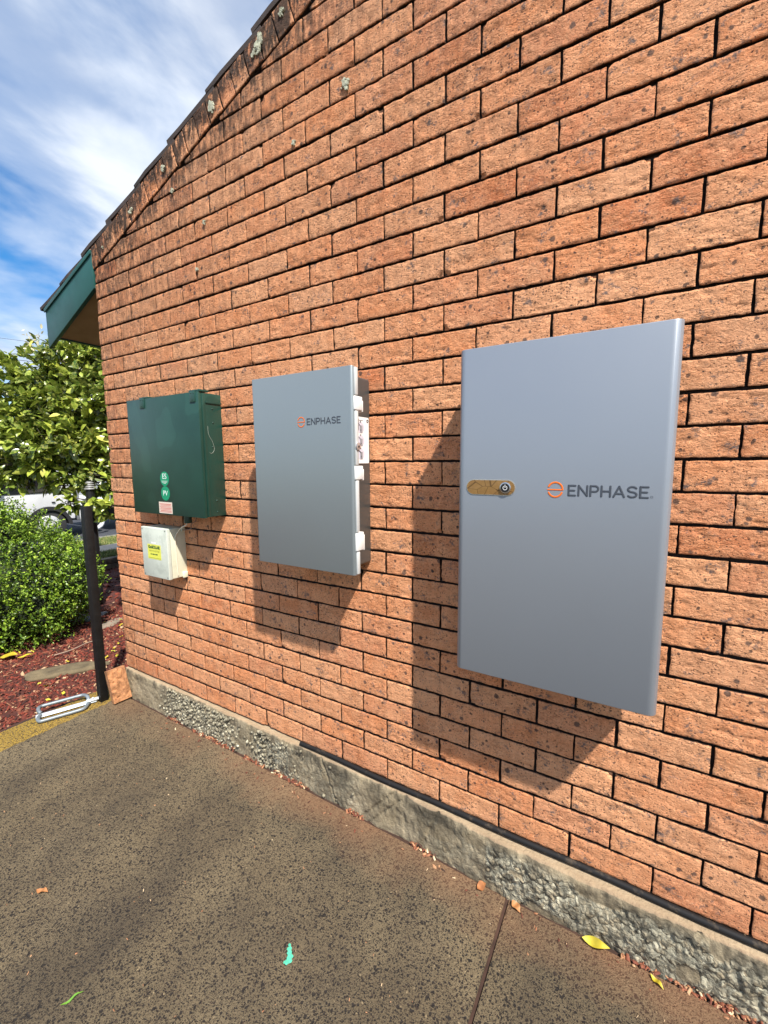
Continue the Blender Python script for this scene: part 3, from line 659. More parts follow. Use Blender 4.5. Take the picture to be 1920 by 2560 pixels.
def wordmark(parent, x0, x1, z0, h, y, r):
    mb = MB(); word = 'ENPHASE'; ws = {'E': .78, 'N': .98, 'P': .85, 'H': .95, 'A': 1.12, 'S': .90}
    gap = .38; tot = sum(ws[c] for c in word)+gap*6; k = (x1-x0)/tot; x = x0
    for c in word:
        w = ws[c]*k
        for pth in letter_paths(c, x, z0, w, h):
            for a, b_ in zip(pth[:-1], pth[1:]):
                pass
            # split at sharp corners so the stroke keeps its width
            seg = [pth[0]]
            for i in range(1, len(pth)):
                seg.append(pth[i])
                if i < len(pth)-1:
                    a = Vector(pth[i])-Vector(pth[i-1]); b_ = Vector(pth[i+1])-Vector(pth[i])
                    if a.length and b_.length and a.angle(b_) > R(40): stroke(mb, seg, r, y); seg = [pth[i]]
            stroke(mb, seg, r, y)
        x += w+gap*k
    return mb.build('wordmark', M_LETTER, parent, 60)
def emblem(parent, cx, cz, rad, y, r):
    mb = MB()
    stroke(mb, arc(cx, cz+rad*.06, rad*.86, 158, 12, 22)+[(cx+rad*.88, cz+rad*.02)], r, y)
    stroke(mb, [(cx-rad*.90, cz-rad*.02), (cx+rad*.88, cz-rad*.02)], r*.8, y)
    stroke(mb, arc(cx, cz-rad*.10, rad*.84, 200, 340, 20), r, y)
    return mb.build('emblem', M_ORANGE, parent, 60)
wordmark(bat, -.506, -.322, 1.2585, .0265, YF-.0006, .0026)
emblem(bat, -.5405, 1.273, .0215, YF-.0006, .0024)
rm = MB(); stroke(rm, arc(-.314, 1.2605, .0026, 0, 360, 14), .0004, YF-.0006, 6); rm.build('registered_mark', M_LETTER, bat, 60)
def reflection_mat():  # gold plate, with a reflection of cracked stonework painted into its colour
    m, t, b = newmat('gold_window_reflection')
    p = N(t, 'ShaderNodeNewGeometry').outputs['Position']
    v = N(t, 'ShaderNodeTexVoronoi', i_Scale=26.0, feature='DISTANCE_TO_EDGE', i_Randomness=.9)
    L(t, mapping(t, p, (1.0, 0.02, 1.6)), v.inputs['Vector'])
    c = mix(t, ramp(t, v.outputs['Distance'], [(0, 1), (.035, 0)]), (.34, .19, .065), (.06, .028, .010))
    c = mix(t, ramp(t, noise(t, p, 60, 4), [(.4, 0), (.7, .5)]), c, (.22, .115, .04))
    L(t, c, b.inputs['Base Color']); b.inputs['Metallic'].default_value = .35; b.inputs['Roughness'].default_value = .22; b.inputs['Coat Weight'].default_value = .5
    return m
def capsule(cx0, cx1, cz, r, y0, y1):
    return MB().prism(arc(cx1-r, cz, r, -90, 90, 12)+arc(cx0+r, cz, r, 90, 270, 12), 1, y0, y1, 0)
capsule(-.7965, -.6485, 1.2745, .0232, YF-.0012, YF+.004).build('window_rim', plain('bright_rim', (.6, .58, .52), .25, .8, var=.03), bat, 30)
win = capsule(-.7945, -.6505, 1.2745, .0212, YF-.0020, YF-.0013).build('gold_window', reflection_mat(), bat, 30)
MB().cyl((-.677, YF-.0065, 1.2745), (-.677, YF-.0021, 1.2745), .0165, n=32, bev=.001).build('button_ring', plain('button_ring_metal', (.55, .55, .56), .25, .9, var=.02), bat)
btn = MB().cyl((-.677, YF-.0076, 1.2745), (-.677, YF-.0066, 1.2745), .0130, n=32).build('power_button', M_BLACK, bat)
pw = MB(); stroke(pw, arc(-.677, 1.2745, .0058, 130, 410, 20), .0009, YF-.0079, 6); stroke(pw, [(-.677, 1.2745+.001), (-.677, 1.2745+.0085)], .0009, YF-.0079, 6)
pw.build('power_symbol', M_WHITE, btn, 60)

# ------------------------------------------------------------ middle control cabinet with latches
mid = thing('control_cabinet', (-1.5, 0, .93), 'middle silver cabinet with white latches and a white label plate on its side', 'cabinet')
MB().box(-1.73, -1.268, -.140, .002, .945, 1.672, .010, 4).build('rear_box', M_DKGREY, mid, 50)
MB().box(-1.738, -1.2335, -.1545, -.1405, .932, 1.690, .003).build('door_gasket_frame', M_LGREY, mid, 50)
MB().prism(rprof(-1.740, -1.232, -.172, -.155, .010, 6), 2, .930, 1.692, .002).build('door', M_SILV2, mid, 50)
wordmark(mid, -1.443, -1.286, 1.4955, .0215, -.1725, .0021)
emblem(mid, -1.4735, 1.5065, .0195, -.1725, .0021)
for z0, z1 in ((1.539, 1.588), (1.288, 1.338), (1.022, 1.090)):
    lt = MB().box(-1.2680, -1.2255, -.1635, -.116, z0, z1, .003).build('latch', M_WHITE, mid)
    MB().box(-1.2675, -1.2290, -.1150, -.106, z0-.004, z1-.012, .002).build('latch_base', M_WHITE, lt)
for z0, z1 in ((1.592, 1.688), (1.342, 1.536), (1.094, 1.285), (.934, 1.018)):
    box('door_edge_strip', -1.2330, -1.2260, -.1600, -.1430, z0, z1, M_LGREY, mid, .0015)
# label plate on the side, in the plane x = const
LX = -1.2672
def roundrect(y0, y1, z0, z1, r):
    return [(y1-r+r*math.cos(R(a)), z1-r+r*math.sin(R(a))) for a in range(0, 91, 15)]+[(y0+r+r*math.cos(R(a)), z1-r+r*math.sin(R(a))) for a in range(90, 181, 15)] + \
           [(y0+r+r*math.cos(R(a)), z0+r+r*math.sin(R(a))) for a in range(180, 271, 15)]+[(y1-r+r*math.cos(R(a)), z0+r+r*math.sin(R(a))) for a in range(270, 361, 15)]
lab = MB().prism(roundrect(-.122, -.014, 1.347, 1.523, .006), 0, LX, LX+.0015).build('side_label', M_WHITE, mid, 30)
M_PALE = plain('pale_lilac_print', (.58, .56, .64), .5, var=.03); M_GREYP = plain('grey_print', (.30, .30, .32), .5, var=.03)
M_INK = plain('black_ink', (.015, .015, .018), .5, var=.02)
for k, zc in enumerate((1.483, 1.433, 1.383)):
    MB().prism([(y, z) for y, z in [(-.072+.026*math.cos(R(a)), zc+.021*math.sin(R(a))) for a in range(0, 360, 15)]], 0, LX+.0016, LX+.0019).build('diagram_disc', M_PALE, lab, 30)
    dg = MB(); yb = -.072
    dg.box(LX+.0020, LX+.0024, yb+.000, yb+.013, zc-.020, zc+.008).build('diagram_bar', M_GREYP, lab)
    ln = MB(); w = .0016 if k < 2 else .003
    for (ya, za), (yc, zd) in (((yb-.014, zc+.014), (yb-.001, zc+.006)), ((yb-.001, zc+.006), (yb-.001, zc-.018))):
        ln.cyl((LX+.0026, ya, za), (LX+.0026, yc, zd), w*.5, n=6)
    ln.ball((LX+.0026, yb, zc+.022), .0032, (.2, 1, 1), 6).ball((LX+.0026, yb+.001-(.0 if k else 0), zc-.010), .0028, (.2, 1, 1), 6)
    ln.build('diagram_line', M_INK, lab)
em = MB()
P = [(LX+.0022, -.024+.0048*math.cos(R(a)), 1.510+.0048*math.sin(R(a))) for a in range(0, 361, 24)]; em.tube(P, .0013, 6)
em.build('label_ring_mark', M_INK, lab)
MB().box(LX+.0020, LX+.0023, -.118, -.108, 1.5085, 1.5125).box(LX+.0020, LX+.0023, -.105, -.084, 1.5095, 1.5115).box(LX+.0020, LX+.0023, -.081, -.056, 1.5095, 1.5115).build('label_small_print', M_GREYP, lab)
lk = MB().prism([(-.150+.014*math.cos(R(a)), 1.409+.0145*math.sin(R(a))) for a in range(0, 360, 20)], 0, -1.2255, -1.2215, .001).build('lock', plain('lock_metal', (.6, .6, .6), .3, .7), mid)
MB().cyl((-1.2214, -.149, 1.408), (-1.2205, -.149, 1.408), .0045, n=16).build('keyhole', M_INK, lk)
box('shadow_slot', -1.2670, -1.2640, -.125, -.112, 1.524, 1.536, M_BLACK, mid)

# ------------------------------------------------------------ green meter box
def green_paint():
    m, t, b = newmat('dark_green_box_paint')
    p = N(t, 'ShaderNodeNewGeometry').outputs['Position']
    c = mix(t, ramp(t, noise(t, p, 6, 5), [(.35, 0), (.65, 1)]), (.009, .043, .032), (.013, .057, .042))
    # old repaint patches with crisp rims
    c = mix(t, ramp(t, noise(t, mapping(t, p, (1, 1, .6), (2, 0, 5)), 5.2, 2, .3), [(.56, 0), (.565, .18)]), c, (.035, .115, .088))
    c = mix(t, ramp(t, noise(t, p, 130, 4, .8), [(.70, 0), (.74, .7)]), c, (.008, .03, .022))
    L(t, c, b.inputs['Base Color']); b.inputs['Roughness'].default_value = .38
    bp = N(t, 'ShaderNodeBump', i_Strength=.3, i_Distance=.001); L(t, noise(t, mapping(t, p, (3, 3, .4)), 90, 3), bp.inputs['Height']); L(t, bp.outputs[0], b.inputs['Normal'])
    return m
M_GBOX = green_paint()
mb_ = thing('meter_box', (-2.46, 0, 1.08), 'dark green painted steel meter box with two round stickers', 'meter box')
gx0, gx1, gz0, gz1, gy = -2.764, -2.150, 1.083, 1.690, -.1265
MB().box(gx0+.004, gx1, -.108, .003, gz0+.004, gz1-.004, .0015).build('case', M_GBOX, mb_)
MB().box(gx0, gx1-.0005, gy, -.1085, gz0, gz1, .0022).build('lid', M_GBOX, mb_)
MB().box(gx1+.0003, gx1+.003, -.1075, -.092, gz0+.004, gz1-.01, .0008).build('side_flange', M_GBOX, mb_)
MB().box(gx1+.0003, gx1+.004, -.090, -.003, gz1-.052, gz1-.043, .0008, M=None).build('side_rain_lip', M_GBOX, mb_)
for hx in (-2.615, -2.190):
    hg = MB().box(hx-.020, hx+.020, gy-.0035, gy-.0002, gz1-.048, gz1+.004, .0008).box(hx-.035, hx+.045, gy+.004, -.07, gz1+.0005, gz1+.010, .002).build('hinge', M_GBOX, mb_)
    for dx, dz in ((-.011, -.006), (.011, -.006), (0, -.036)): MB().ball((hx+dx, gy-.0036, gz1+dz), .0033, (1, .6, 1), 6).build('rivet', M_GBOX, hg, 60)
for y, z in ((-.052, 1.615), (-.052, 1.548), (-.052, 1.165), (-.052, 1.108), (-.060, 1.43)): MB().ball((gx1+.0003, y, z), .0046, (.6, 1, 1), 6).build('side_rivet', M_GBOX, mb_, 60)
M_STGREEN = plain('green_sticker', (.0, .27, .13), .3, var=.05)
def text_mesh(txt, size, loc, name, mat, parent, bold=0, sx=1, rotz=0, align='CENTER', ext=.00015):
    cu = bpy.data.curves.new('t', 'FONT'); cu.body = txt; cu.size = size; cu.align_x = align; cu.align_y = 'CENTER'; cu.extrude = ext; cu.offset = bold
    ob = bpy.data.objects.new('t', cu); S.collection.objects.link(ob); bpy.context.view_layer.update()
    me = bpy.data.meshes.new_from_object(ob.evaluated_get(bpy.context.evaluated_depsgraph_get())); bpy.data.objects.remove(ob)
    me.transform(Matrix.Translation(loc) @ Matrix.Rotation(rotz, 4, 'Z') @ Matrix.Rotation(R(90), 4, 'X') @ Matrix.Diagonal((sx, 1, 1, 1)))
    me.name = name; return obj(name, me, mat, parent)
M_STXT = plain('sticker_white_print', (.75, .85, .8), .4, var=.02)
for zc, tx in ((1.272, 'ES'), (1.196, 'PV')):
    st_ = MB().cyl((-2.461, gy-.0008, zc), (-2.461, gy-.0001, zc), .0375, n=40).build('round_sticker', M_STGREEN, mb_, 30)
    text_mesh(tx, .038 if tx == 'PV' else .040, (-2.461, gy-.0011, zc+(.012 if tx == 'ES' else 0)), 'sticker_text', M_STXT, st_, .0, 1.0)
    if tx == 'ES':
        MB().box(-2.487, -2.435, gy-.0013, gy-.0009, zc-.0125, zc-.0108).box(-2.484, -2.440, gy-.0013, gy-.0009, zc-.0185, zc-.0162).box(-2.472, -2.450, gy-.0013, gy-.0009, zc-.0245, zc-.0228).build('sticker_small_print', M_STXT, st_)
ws_ = MB().box(-2.525, -2.410, gy-.0008, gy-.0001, 1.0905, 1.1505).build('warning_sticker', plain('pale_pink_sticker', (.72, .60, .50), .5, var=.05), mb_)
pr = MB()
for i, zz_ in enumerate((1.140, 1.133, 1.126, 1.119, 1.112, 1.105, 1.098)):
    pr.box(-2.519+(.006 if i % 2 else 0), -2.417, gy-.0011, gy-.0009, zz_-.0012 - (.001 if i in (0, 3, 5) else 0), zz_+.0012)
pr.build('warning_print', plain('red_print', (.60, .13, .10), .5, var=.02), ws_)
# scratch drip of old glue on the side
sc = MB(); sc.tube(smooth_path([(gx1+.0006, -.083, 1.53), (gx1+.0006, -.080, 1.49), (gx1+.0006, -.060, 1.455), (gx1+.0006, -.052, 1.42), (gx1+.0006, -.066, 1.400), (gx1+.0006, -.080, 1.402)]), .0005, 5)
sc.build('glue_drip', plain('dry_glue', (.5, .52, .45), .8), mb_)
MB().cyl((-2.395, -.052, 1.0845), (-2.395, -.052, 1.035), .020, n=20, bev=.002).build('cable_gland', M_GBOX, mb_)

# ------------------------------------------------------------ small white isolator box
wb = thing('junction_box', (-2.63, 0, .715), 'small cream junction box with a yellow sticker below the green box', 'junction box')
M_CREAM = plain('cream_plastic', (.66, .66, .50), .5, var=.08, nscale=6, dirt=((.35, .33, .22), 20, .58, .35))
M_CREAMF = plain('chalky_cream_lid', (.56, .60, .52), .6, var=.08, nscale=9, dirt=((.38, .42, .36), 14, .5, .5))
wx0, wx1, wz0, wz1, wy = -2.749, -2.507, .717, 1.000, -.1085
MB().box(wx0+.003, wx1-.001, -.086, .003, wz0+.003, wz1-.003, .003, 3).build('box_body', M_CREAM, wb, 50)
wl = MB().box(wx0, wx1, wy, -.0865, wz0, wz1, .004, 3).build('box_lid', M_CREAMF, wb, 50)
for x in (wx0+.012, wx1-.014):
    for z in (wz0+.012, wz1-.012):
        MB().cyl((x, wy-.0006, z), (x, wy+.001, z), .0042, n=14).build('lid_screw', plain('screw', (.12, .12, .11), .5), wl)
MB().box(wx1-.004, wx1+.008, -.030, -.001, wz0-.004, wz0+.030, .003).build('mounting_foot', M_CREAM, wb, 50)
MB().box(wx1-.004, wx1+.006, -.022, -.001, wz1-.028, wz1-.002, .003).build('mounting_foot', M_CREAM, wb, 50)
ys_ = MB().box(-2.694, -2.570, wy-.0006, wy-.0001, .822, .905).build('yellow_sticker', plain('yellow_sticker', (.72, .72, .10), .4, var=.04), wl)
M_DKG = plain('dark_green_print', (.02, .09, .03), .5, var=.02)
text_mesh('GoSOLAR', .0225, (-2.632, wy-.0009, .889), 'company_name', M_DKG, ys_, .0012, 1.12)
text_mesh('NEWCASTLE', .0135, (-2.632, wy-.0009, .868), 'place_name', plain('olive_print', (.25, .27, .04), .5), ys_, .0, 1.25)
q = MB(); x = -2.668
for w in (.009, .004, .018, .004, .019): q.box(x, x+w, wy-.0010, wy-.0007, .8465, .8525); x += w+.003
q.build('phone_line', M_DKG, ys_)
MB().box(-2.688, -2.576, wy-.0010, wy-.0007, .8275, .8305).build('web_line', plain('olive_line', (.35, .38, .05), .5), ys_)
MB().box(-2.657, -2.613, wy-.0006, wy-.0001, .908, .919).build('white_tag', M_WHITE, wl)
# cables
cb1 = MB().tube(smooth_path([(-2.395, -.054, 1.05), (-2.400, -.062, 1.025), (-2.43, -.066, 1.012), (-2.485, -.052, .985), (-2.503, -.060, .955), (-2.5035, -.064, .92), (-2.5035, -.061, .84), (-2.5035, -.060, .77), (-2.5035, -.058, .735)]), .0028, 8)
cbo = cb1.build('cable', plain('white_cable', (.70, .66, .52), .5), None, 60, (-2.45, -.06, .735)); tag(cbo, 'thin white cable running down the side of the cream junction box', 'cable')
cb2 = MB().tube(smooth_path([(-2.33, -.045, 1.085), (-2.335, -.05, 1.05), (-2.37, -.052, 1.03), (-2.38, -.048, 1.005), (-2.46, -.035, .990), (-2.50, -.018, .984)]), .0022, 8)
cbo = cb2.build('cable', plain('brown_cable', (.20, .12, .09), .5), None, 60, (-2.4, -.04, .985)); tag(cbo, 'brown cable looping from under the green box to the junction box corner', 'cable')

# ------------------------------------------------------------ black conduit on the ledge
cp = [(-1.68+i*.12, -.0165+.0025*math.sin(i*1.3)+(.004 if i == 0 else 0), .0035+.0014*math.sin(i*.9)-(.004 if i == 0 else 0)) for i in range(0, 67)]
cn = MB().tube(smooth_path(cp, 3), .0098, 12).build('conduit', plain('black_rubber_conduit', (.010, .010, .011), .7, spec=.25, dirt=((.10, .075, .05), 25, .55, .6)), None, 60, (-1.6, -.016, -.008))
tag(cn, 'black flexible conduit lying on the footing ledge under the bricks', 'conduit')

# ------------------------------------------------------------ post, handle bracket, leaning block
M_POST = plain('black_painted_timber', (.005, .005, .005), .6, nscale=20, var=.5, bump=.0015, bscale=160, dirt=((.06, .055, .05), 120, .60, .5), spec=.3)
po = MB().box(-3.326, -3.278, -.157, -.109, -.23, 1.088, .004, 2).build('post', M_POST, None, 40, (-3.30, -.13, -.2)); tag(po, 'square black timber post standing at the corner of the slab', 'post')
M_GALV = plain('galvanised_steel', (.20, .23, .25), .5, .4, var=.2, nscale=30)
M_ZINC = plain('bright_zinc_strip', (.62, .68, .72), .35, .4, var=.08)
A_ = Vector((-3.435, -.452, -.195)); B_ = Vector((-3.318, -.165, -.195)); dr = (B_-A_).normalized(); nr = Vector((dr.y, -dr.x, 0))
hb = thing('handle_bracket', tuple((A_+B_)/2+Vector((0, 0, -.005))), 'galvanised bracket with two tube loops lying by the black post', 'bracket')
ang = math.atan2(dr.y, dr.x); Lb = (B_-A_).length
Mx = Matrix.Translation(A_) @ Matrix.Rotation(ang, 4, 'Z') @ Matrix.Rotation(R(28), 4, 'X')
MB().box(0, Lb, -.013, .013, .004, .007, .0005, M=Mx @ Matrix.Translation((0, 0, .006))).build('flat_bar', M_ZINC, hb)
MB().box(Lb-.055, Lb+.012, -.009, .009, .0, .012, .001, M=Mx @ Matrix.Translation((0, 0, .018))).cyl(Mx @ Vector((Lb-.02, 0, .028)), Mx @ Vector((Lb-.02, 0, .042)), .006, n=12).build('clamp', M_ZINC, hb)
def loop(sgn, up_):
    def q(t, o, z): return A_+dr*(Lb*t)+nr*sgn*o+Vector((0, 0, z))
    pts = [q(.08, .006, .012+up_*.3), q(.05, .022, .010+up_*.7), q(.04, .052, .008+up_), q(.07, .073, .005+up_), q(.14, .078, .005+up_), q(.4, .078, .005+up_), q(.66, .078, .005+up_), q(.78, .072, .006+up_), q(.84, .038, .008+up_), q(.86, .018, .010+up_*.7), q(.86, .006, .012+up_*.3)]
    MB().tube(smooth_path(pts, 5), .0105, 14).build('tube_loop', M_GALV, hb, 60)
loop(1, 0.004); loop(-1, .026)
# leaning block
def block():
    bm = bmesh.new(); bmesh.ops.create_cube(bm, size=1)
    bmesh.ops.subdivide_edges(bm, edges=bm.edges[:], cuts=14, use_grid_fill=True)
    for v in bm.verts:
        x, y, z = v.co
        if abs(z) < .5 and abs(y) < .5 and x > .49:
            v.co.x += (float(fbm(np.array(y*7+3), np.array(z*11+1), 61, 4))-.5)*.7
        v.co.y += (float(fbm(np.array(z*9+5), np.array(x*5+y*3), 62, 3))-.5)*.03
    Mt = Matrix.Translation((-3.158, -.085, -.199)) @ Matrix.Rotation(R(-9), 4, 'Z') @ Matrix.Rotation(R(-17), 4, 'Y') @ Matrix.Translation((-.022, 0, .118)) @ Matrix.Rotation(R(3), 4, 'X') @ Matrix.Diagonal((.050, .105, .212, 1))
    me = bpy.data.meshes.new('stone_block'); bm.transform(Mt); bm.to_mesh(me); bm.free(); return me
M_STONE = plain('split_sandstone', (.36, .165, .07), .9, nscale=35, var=.45, bump=.010, bscale=70, dirt=((.16, .06, .025), 45, .52, .7))
sb = obj('stone_block', block(), M_STONE, None, 40, (-3.15, -.085, -.2)); tag(sb, 'split orange sandstone block leaning between black post and footing', 'stone block')

# ------------------------------------------------------------ rocks, leaves, litter, paint splash
def rock(x, y, sx, sy, h, rot, seed, col):
    bm = bmesh.new(); bmesh.ops.create_icosphere(bm, subdivisions=4, radius=1)
    for v in bm.verts:
        n = float(fbm(np.array(v.co.x*1.3+seed), np.array(v.co.y*1.3+v.co.z), seed, 4))
        v.co *= .75+.5*n
        v.co.z = max(min(v.co.z, .55), -.4)+.04*n
    bm.transform(Matrix.Translation((x, y, -.215)) @ Matrix.Rotation(rot, 4, 'Z') @ Matrix.Diagonal((sx, sy, h, 1)))
    me = bpy.data.meshes.new('rock'); bm.to_mesh(me); bm.free()
    return obj('rock', me, plain('rock_%d' % seed, col, .9, nscale=14, var=.35, bump=.004), None, 50, (x, y, -.215))
tag(rock(-4.0, -.04, .27, .085, .045, R(57), 5, (.13, .10, .055)), 'long flat brown rock half sunk in the red mulch', 'rock')
tag(rock(-5.03, .60, .075, .14, .05, R(10), 6, (.13, .14, .16)), 'flat blue-grey rock in the mulch behind the post', 'rock')
tag(rock(-4.72, .64, .06, .16, .04, R(15), 8, (.20, .16, .12)), 'pale brown rock in the mulch near the brick corner', 'rock')
def leaf_verts(Lf, Wf, fold=.25, curl=.2, n=5):
    t = np.linspace(0, 1, n); w = Wf*np.sin(np.pi*np.clip(t, 0, 1)**.85)*.5+.0004
    x = t*Lf; zc = -curl*Lf*t*t
    return np.concatenate([np.stack([x, -w, zc+fold*w], 1), np.stack([x, 0*w, zc], 1), np.stack([x, w, zc+fold*w], 1)]), \
        np.concatenate([[[i, i+1, n+i+1, n+i], [n+i, n+i+1, 2*n+i+1, 2*n+i]] for i in range(n-1)])
def leaf_mat(name, stops, rough=.4, trans=.25, spec=.5):
    m, t, b = newmat(name)
    r = N(t, 'ShaderNodeAttribute', attribute_name='rnd').outputs['Fac']
    c = ramp(t, r, stops)
    g = N(t, 'ShaderNodeNewGeometry').outputs['Position']
    c = mix(t, ramp(t, noise(t, g, 40, 3), [(.4, 0), (.7, .35)]), c, tuple(min(1, v*1.35+.01) for v in stops[-1][1]))
    L(t, c, b.inputs['Base Color']); b.inputs['Roughness'].default_value = rough; b.inputs['Specular IOR Level'].default_value = spec
    tr = N(t, 'ShaderNodeBsdfTranslucent'); L(t, c, tr.inputs['Color']); mx = N(t, 'ShaderNodeMixShader', i_0=trans)
    out = t.nodes['Material Output']; L(t, b.outputs[0], mx.inputs[1]); L(t, tr.outputs[0], mx.inputs[2]); L(t, mx.outputs[0], out.inputs['Surface'])
    return m
M_YLEAF = leaf_mat('yellow_fallen_leaf', [(0, (.45, .33, .02)), (.5, (.62, .50, .04)), (1, (.52, .50, .07))], .5, .2)
M_OLEAF = leaf_mat('orange_fallen_leaf', [(0, (.30, .10, .035)), (1, (.45, .22, .08))], .6, .1)
M_GLEAF = leaf_mat('green_blade', [(0, (.12, .28, .03)), (1, (.15, .32, .04))], .5, .1)
def one_leaf(x, y, z, Lf, Wf, rot, label, mat, pitch=0, roll_=0, cat='leaf', group=None, name='fallen_leaf', nn=9):
    V, Fq = leaf_verts(Lf, Wf, .35, -.08, nn); V = V+np.array([-Lf/2, 0, 0]); V[:, 2] += .004*np.sin(V[:, 0]/Lf*9)
    M = Matrix.Translation((x, y, z)) @ Matrix.Rotation(rot, 4, 'Z') @ Matrix.Rotation(pitch, 4, 'Y') @ Matrix.Rotation(roll_, 4, 'X')
    me = npmesh(name, V, Fq, {'rnd': np.full(len(V), random.random())}); me.transform(M)
    o = obj(name, me, mat, None, 180, (x, y, z)); return tag(o, label, cat, group)
one_leaf(-.380, -.078, -.182, .082, .026, R(-4), 'large yellow leaf lying against the footing right of the pavement joint', M_YLEAF, R(-12), R(38))
one_leaf(-.755, -.078, -.192, .040, .030, R(60), 'small orange leaf at the footing just left of the pavement joint', M_OLEAF, R(-8))
one_leaf(-.63, -.085, -.193, .038, .026, R(-30), 'curled orange leaf at the top end of the pavement joint', M_OLEAF, R(14))
one_leaf(-.215, -.090, -.194, .040, .014, R(-35), 'small yellow leaf by the footing near the right edge of the slab', M_YLEAF)
one_leaf(-2.13, -.905, -.195, .050, .020, R(20), 'small orange leaf alone on the open slab', M_OLEAF, R(-5))
one_leaf(-1.68, -1.0, -.1965, .055, .007, R(70), 'short green blade of grass lying on the speckled slab', M_GLEAF, name='grass_blade', cat='grass blade')
one_leaf(-4.62, -.20, -.185, .13, .075, R(40), 'big yellow leaf lying under the clipped shrub', M_YLEAF, R(-5), R(10))
one_leaf(-4.52, -.13, -.190, .10, .035, R(75), 'narrow yellow-green leaf lying beside the big yellow leaf under the shrub', M_YLEAF)
gl = np.random.default_rng(9)
k = 0
while k < 34:
    x = gl.uniform(-5.1, -3.5); y = gl.uniform(-.35, 1.0)
    if x > -3.47 and y < 0: continue
    one_leaf(x, y, float(bed_h(x, y))+.018, gl.uniform(.025, .05), gl.uniform(.012, .024), gl.uniform(0, 6.28), 'small yellow leaf scattered on the red mulch between shrub and wall', M_YLEAF, gl.normal(0, .3), gl.normal(0, .3), group='yellow leaves on the mulch', nn=4); k += 1
def litter_mat():
    m, t, b = newmat('dry_leaf_litter')
    r = N(t, 'ShaderNodeAttribute', attribute_name='rnd').outputs['Fac']
    L(t, ramp(t, r, [(0, (.04, .018, .01)), (.35, (.15, .04, .02)), (.65, (.26, .09, .04)), (.88, (.40, .22, .11)), (1, (.60, .50, .32))]), b.inputs['Base Color']); b.inputs['Roughness'].default_value = .8; return m
def near_foot(x, y):
    x = np.asarray(x)
    return vn(x*9, x*0, 5) > .45
ML = litter_mat()
scatter_chips('leaf_litter', 1500, (-3.0, .4), (-.071, -.046), lambda x, y: -.208+.014*RNG.random(len(x)), .014, ML, 'dry brown leaf litter caught between pavement and footing', 6, near_foot)
scatter_chips('leaf_litter', 90, (-3.0, .4), (-.12, -.07), lambda x, y: -.2+0*x, .011, ML, 'loose crumbs of dry leaf on the slab edge along the footing', 8)
scatter_chips('grit', 260, (-3.1, .1), (-1.3, -.1), lambda x, y: -.2+0*x, .005, ML, 'fine grit and crumbs scattered over the slab', 12, rndf=lambda g, n: .7+.3*g.random(n))
sp = MB(); s_ = [(-1.232, -.572), (-1.225, -.581), (-1.216, -.589), (-1.208, -.596), (-1.203, -.604), (-1.205, -.611), (-1.212, -.616)]
bm = sp.bm
for (x, y), w in zip(s_, (.004, .0075, .008, .009, .008, .007, .004)):
    n = 14; c = [bm.verts.new((x+w*math.cos(2*math.pi*i/n)*random.uniform(.8, 1.25), y+w*math.sin(2*math.pi*i/n)*random.uniform(.8, 1.25), -.1993+random.uniform(0, .0004))) for i in range(n)]
    bm.faces.new(c)
for x, y, w in ():
    c = [bm.verts.new((x+w*math.cos(2*math.pi*i/8), y+w*math.sin(2*math.pi*i/8), -.1992)) for i in range(8)]; bm.faces.new(c)
o = sp.build('paint_splash', plain('mint_green_paint', (.07, .42, .28), .6, var=.35, nscale=60), None, None, (-1.21, -.6, -.2)); tag(o, 'mint green splash of dried paint on the slab', 'paint splash')
tw = MB().tube(smooth_path([(-4.35, .0, -.195), (-4.33, .12, -.190), (-4.36, .26, -.186), (-4.34, .36, -.188)]), .0035, 6).build('twig', plain('pale_twig', (.35, .27, .20), .8), None, 60, (-4.35, .15, -.195)); tag(tw, 'pale thin twig lying on the mulch beside the clipped shrub', 'twig')

# ------------------------------------------------------------ foliage
def place_leaves(P, D, size, shape, roll_sd=.6, aspect=.5, fold=.3, curl=.15, n=4, seed=0):
    """P origins, D unit directions -> merged leaves"""
    g = np.random.default_rng(seed); m = len(P)
    V0, F0 = leaf_verts(1, aspect, fold, curl, n); nv = len(V0)
    D = D/np.linalg.norm(D, axis=1, keepdims=True); Z = np.tile([0, 0, 1.], (m, 1))
    B = np.cross(Z, D); B /= np.linalg.norm(B, axis=1, keepdims=True)+1e-6
    T = np.cross(D, B); a = g.normal(0, roll_sd, m)[:, None]
    B, T = B*np.cos(a)+T*np.sin(a), T*np.cos(a)-B*np.sin(a)
    s = (size*g.uniform(.6, 1.3, m))[:, None, None]
    V = P[:, None, :]+s*(V0[None, :, 0, None]*D[:, None, :]+V0[None, :, 1, None]*B[:, None, :]+V0[None, :, 2, None]*T[:, None, :])
    Fq = (F0[None]+np.arange(m)[:, None, None]*nv).reshape(-1, 4)
    return V.reshape(-1, 3), Fq, nv
M_BARK = plain('grey_brown_bark', (.10, .08, .065), .9, nscale=30, var=.4, bump=.003)
M_MAG = leaf_mat('broad_glossy_leaves', [(0, (.014, .040, .006)), (.3, (.045, .10, .012)), (.55, (.17, .26, .03)), (.8, (.38, .45, .06)), (1, (.66, .62, .14))], .25, .22, .6)
M_BOX = leaf_mat('small_box_leaves', [(0, (.006, .020, .003)), (.3, (.022, .07, .006)), (.6, (.09, .19, .014)), (.85, (.24, .38, .03)), (1, (.42, .55, .07))], .35, .2, .4)
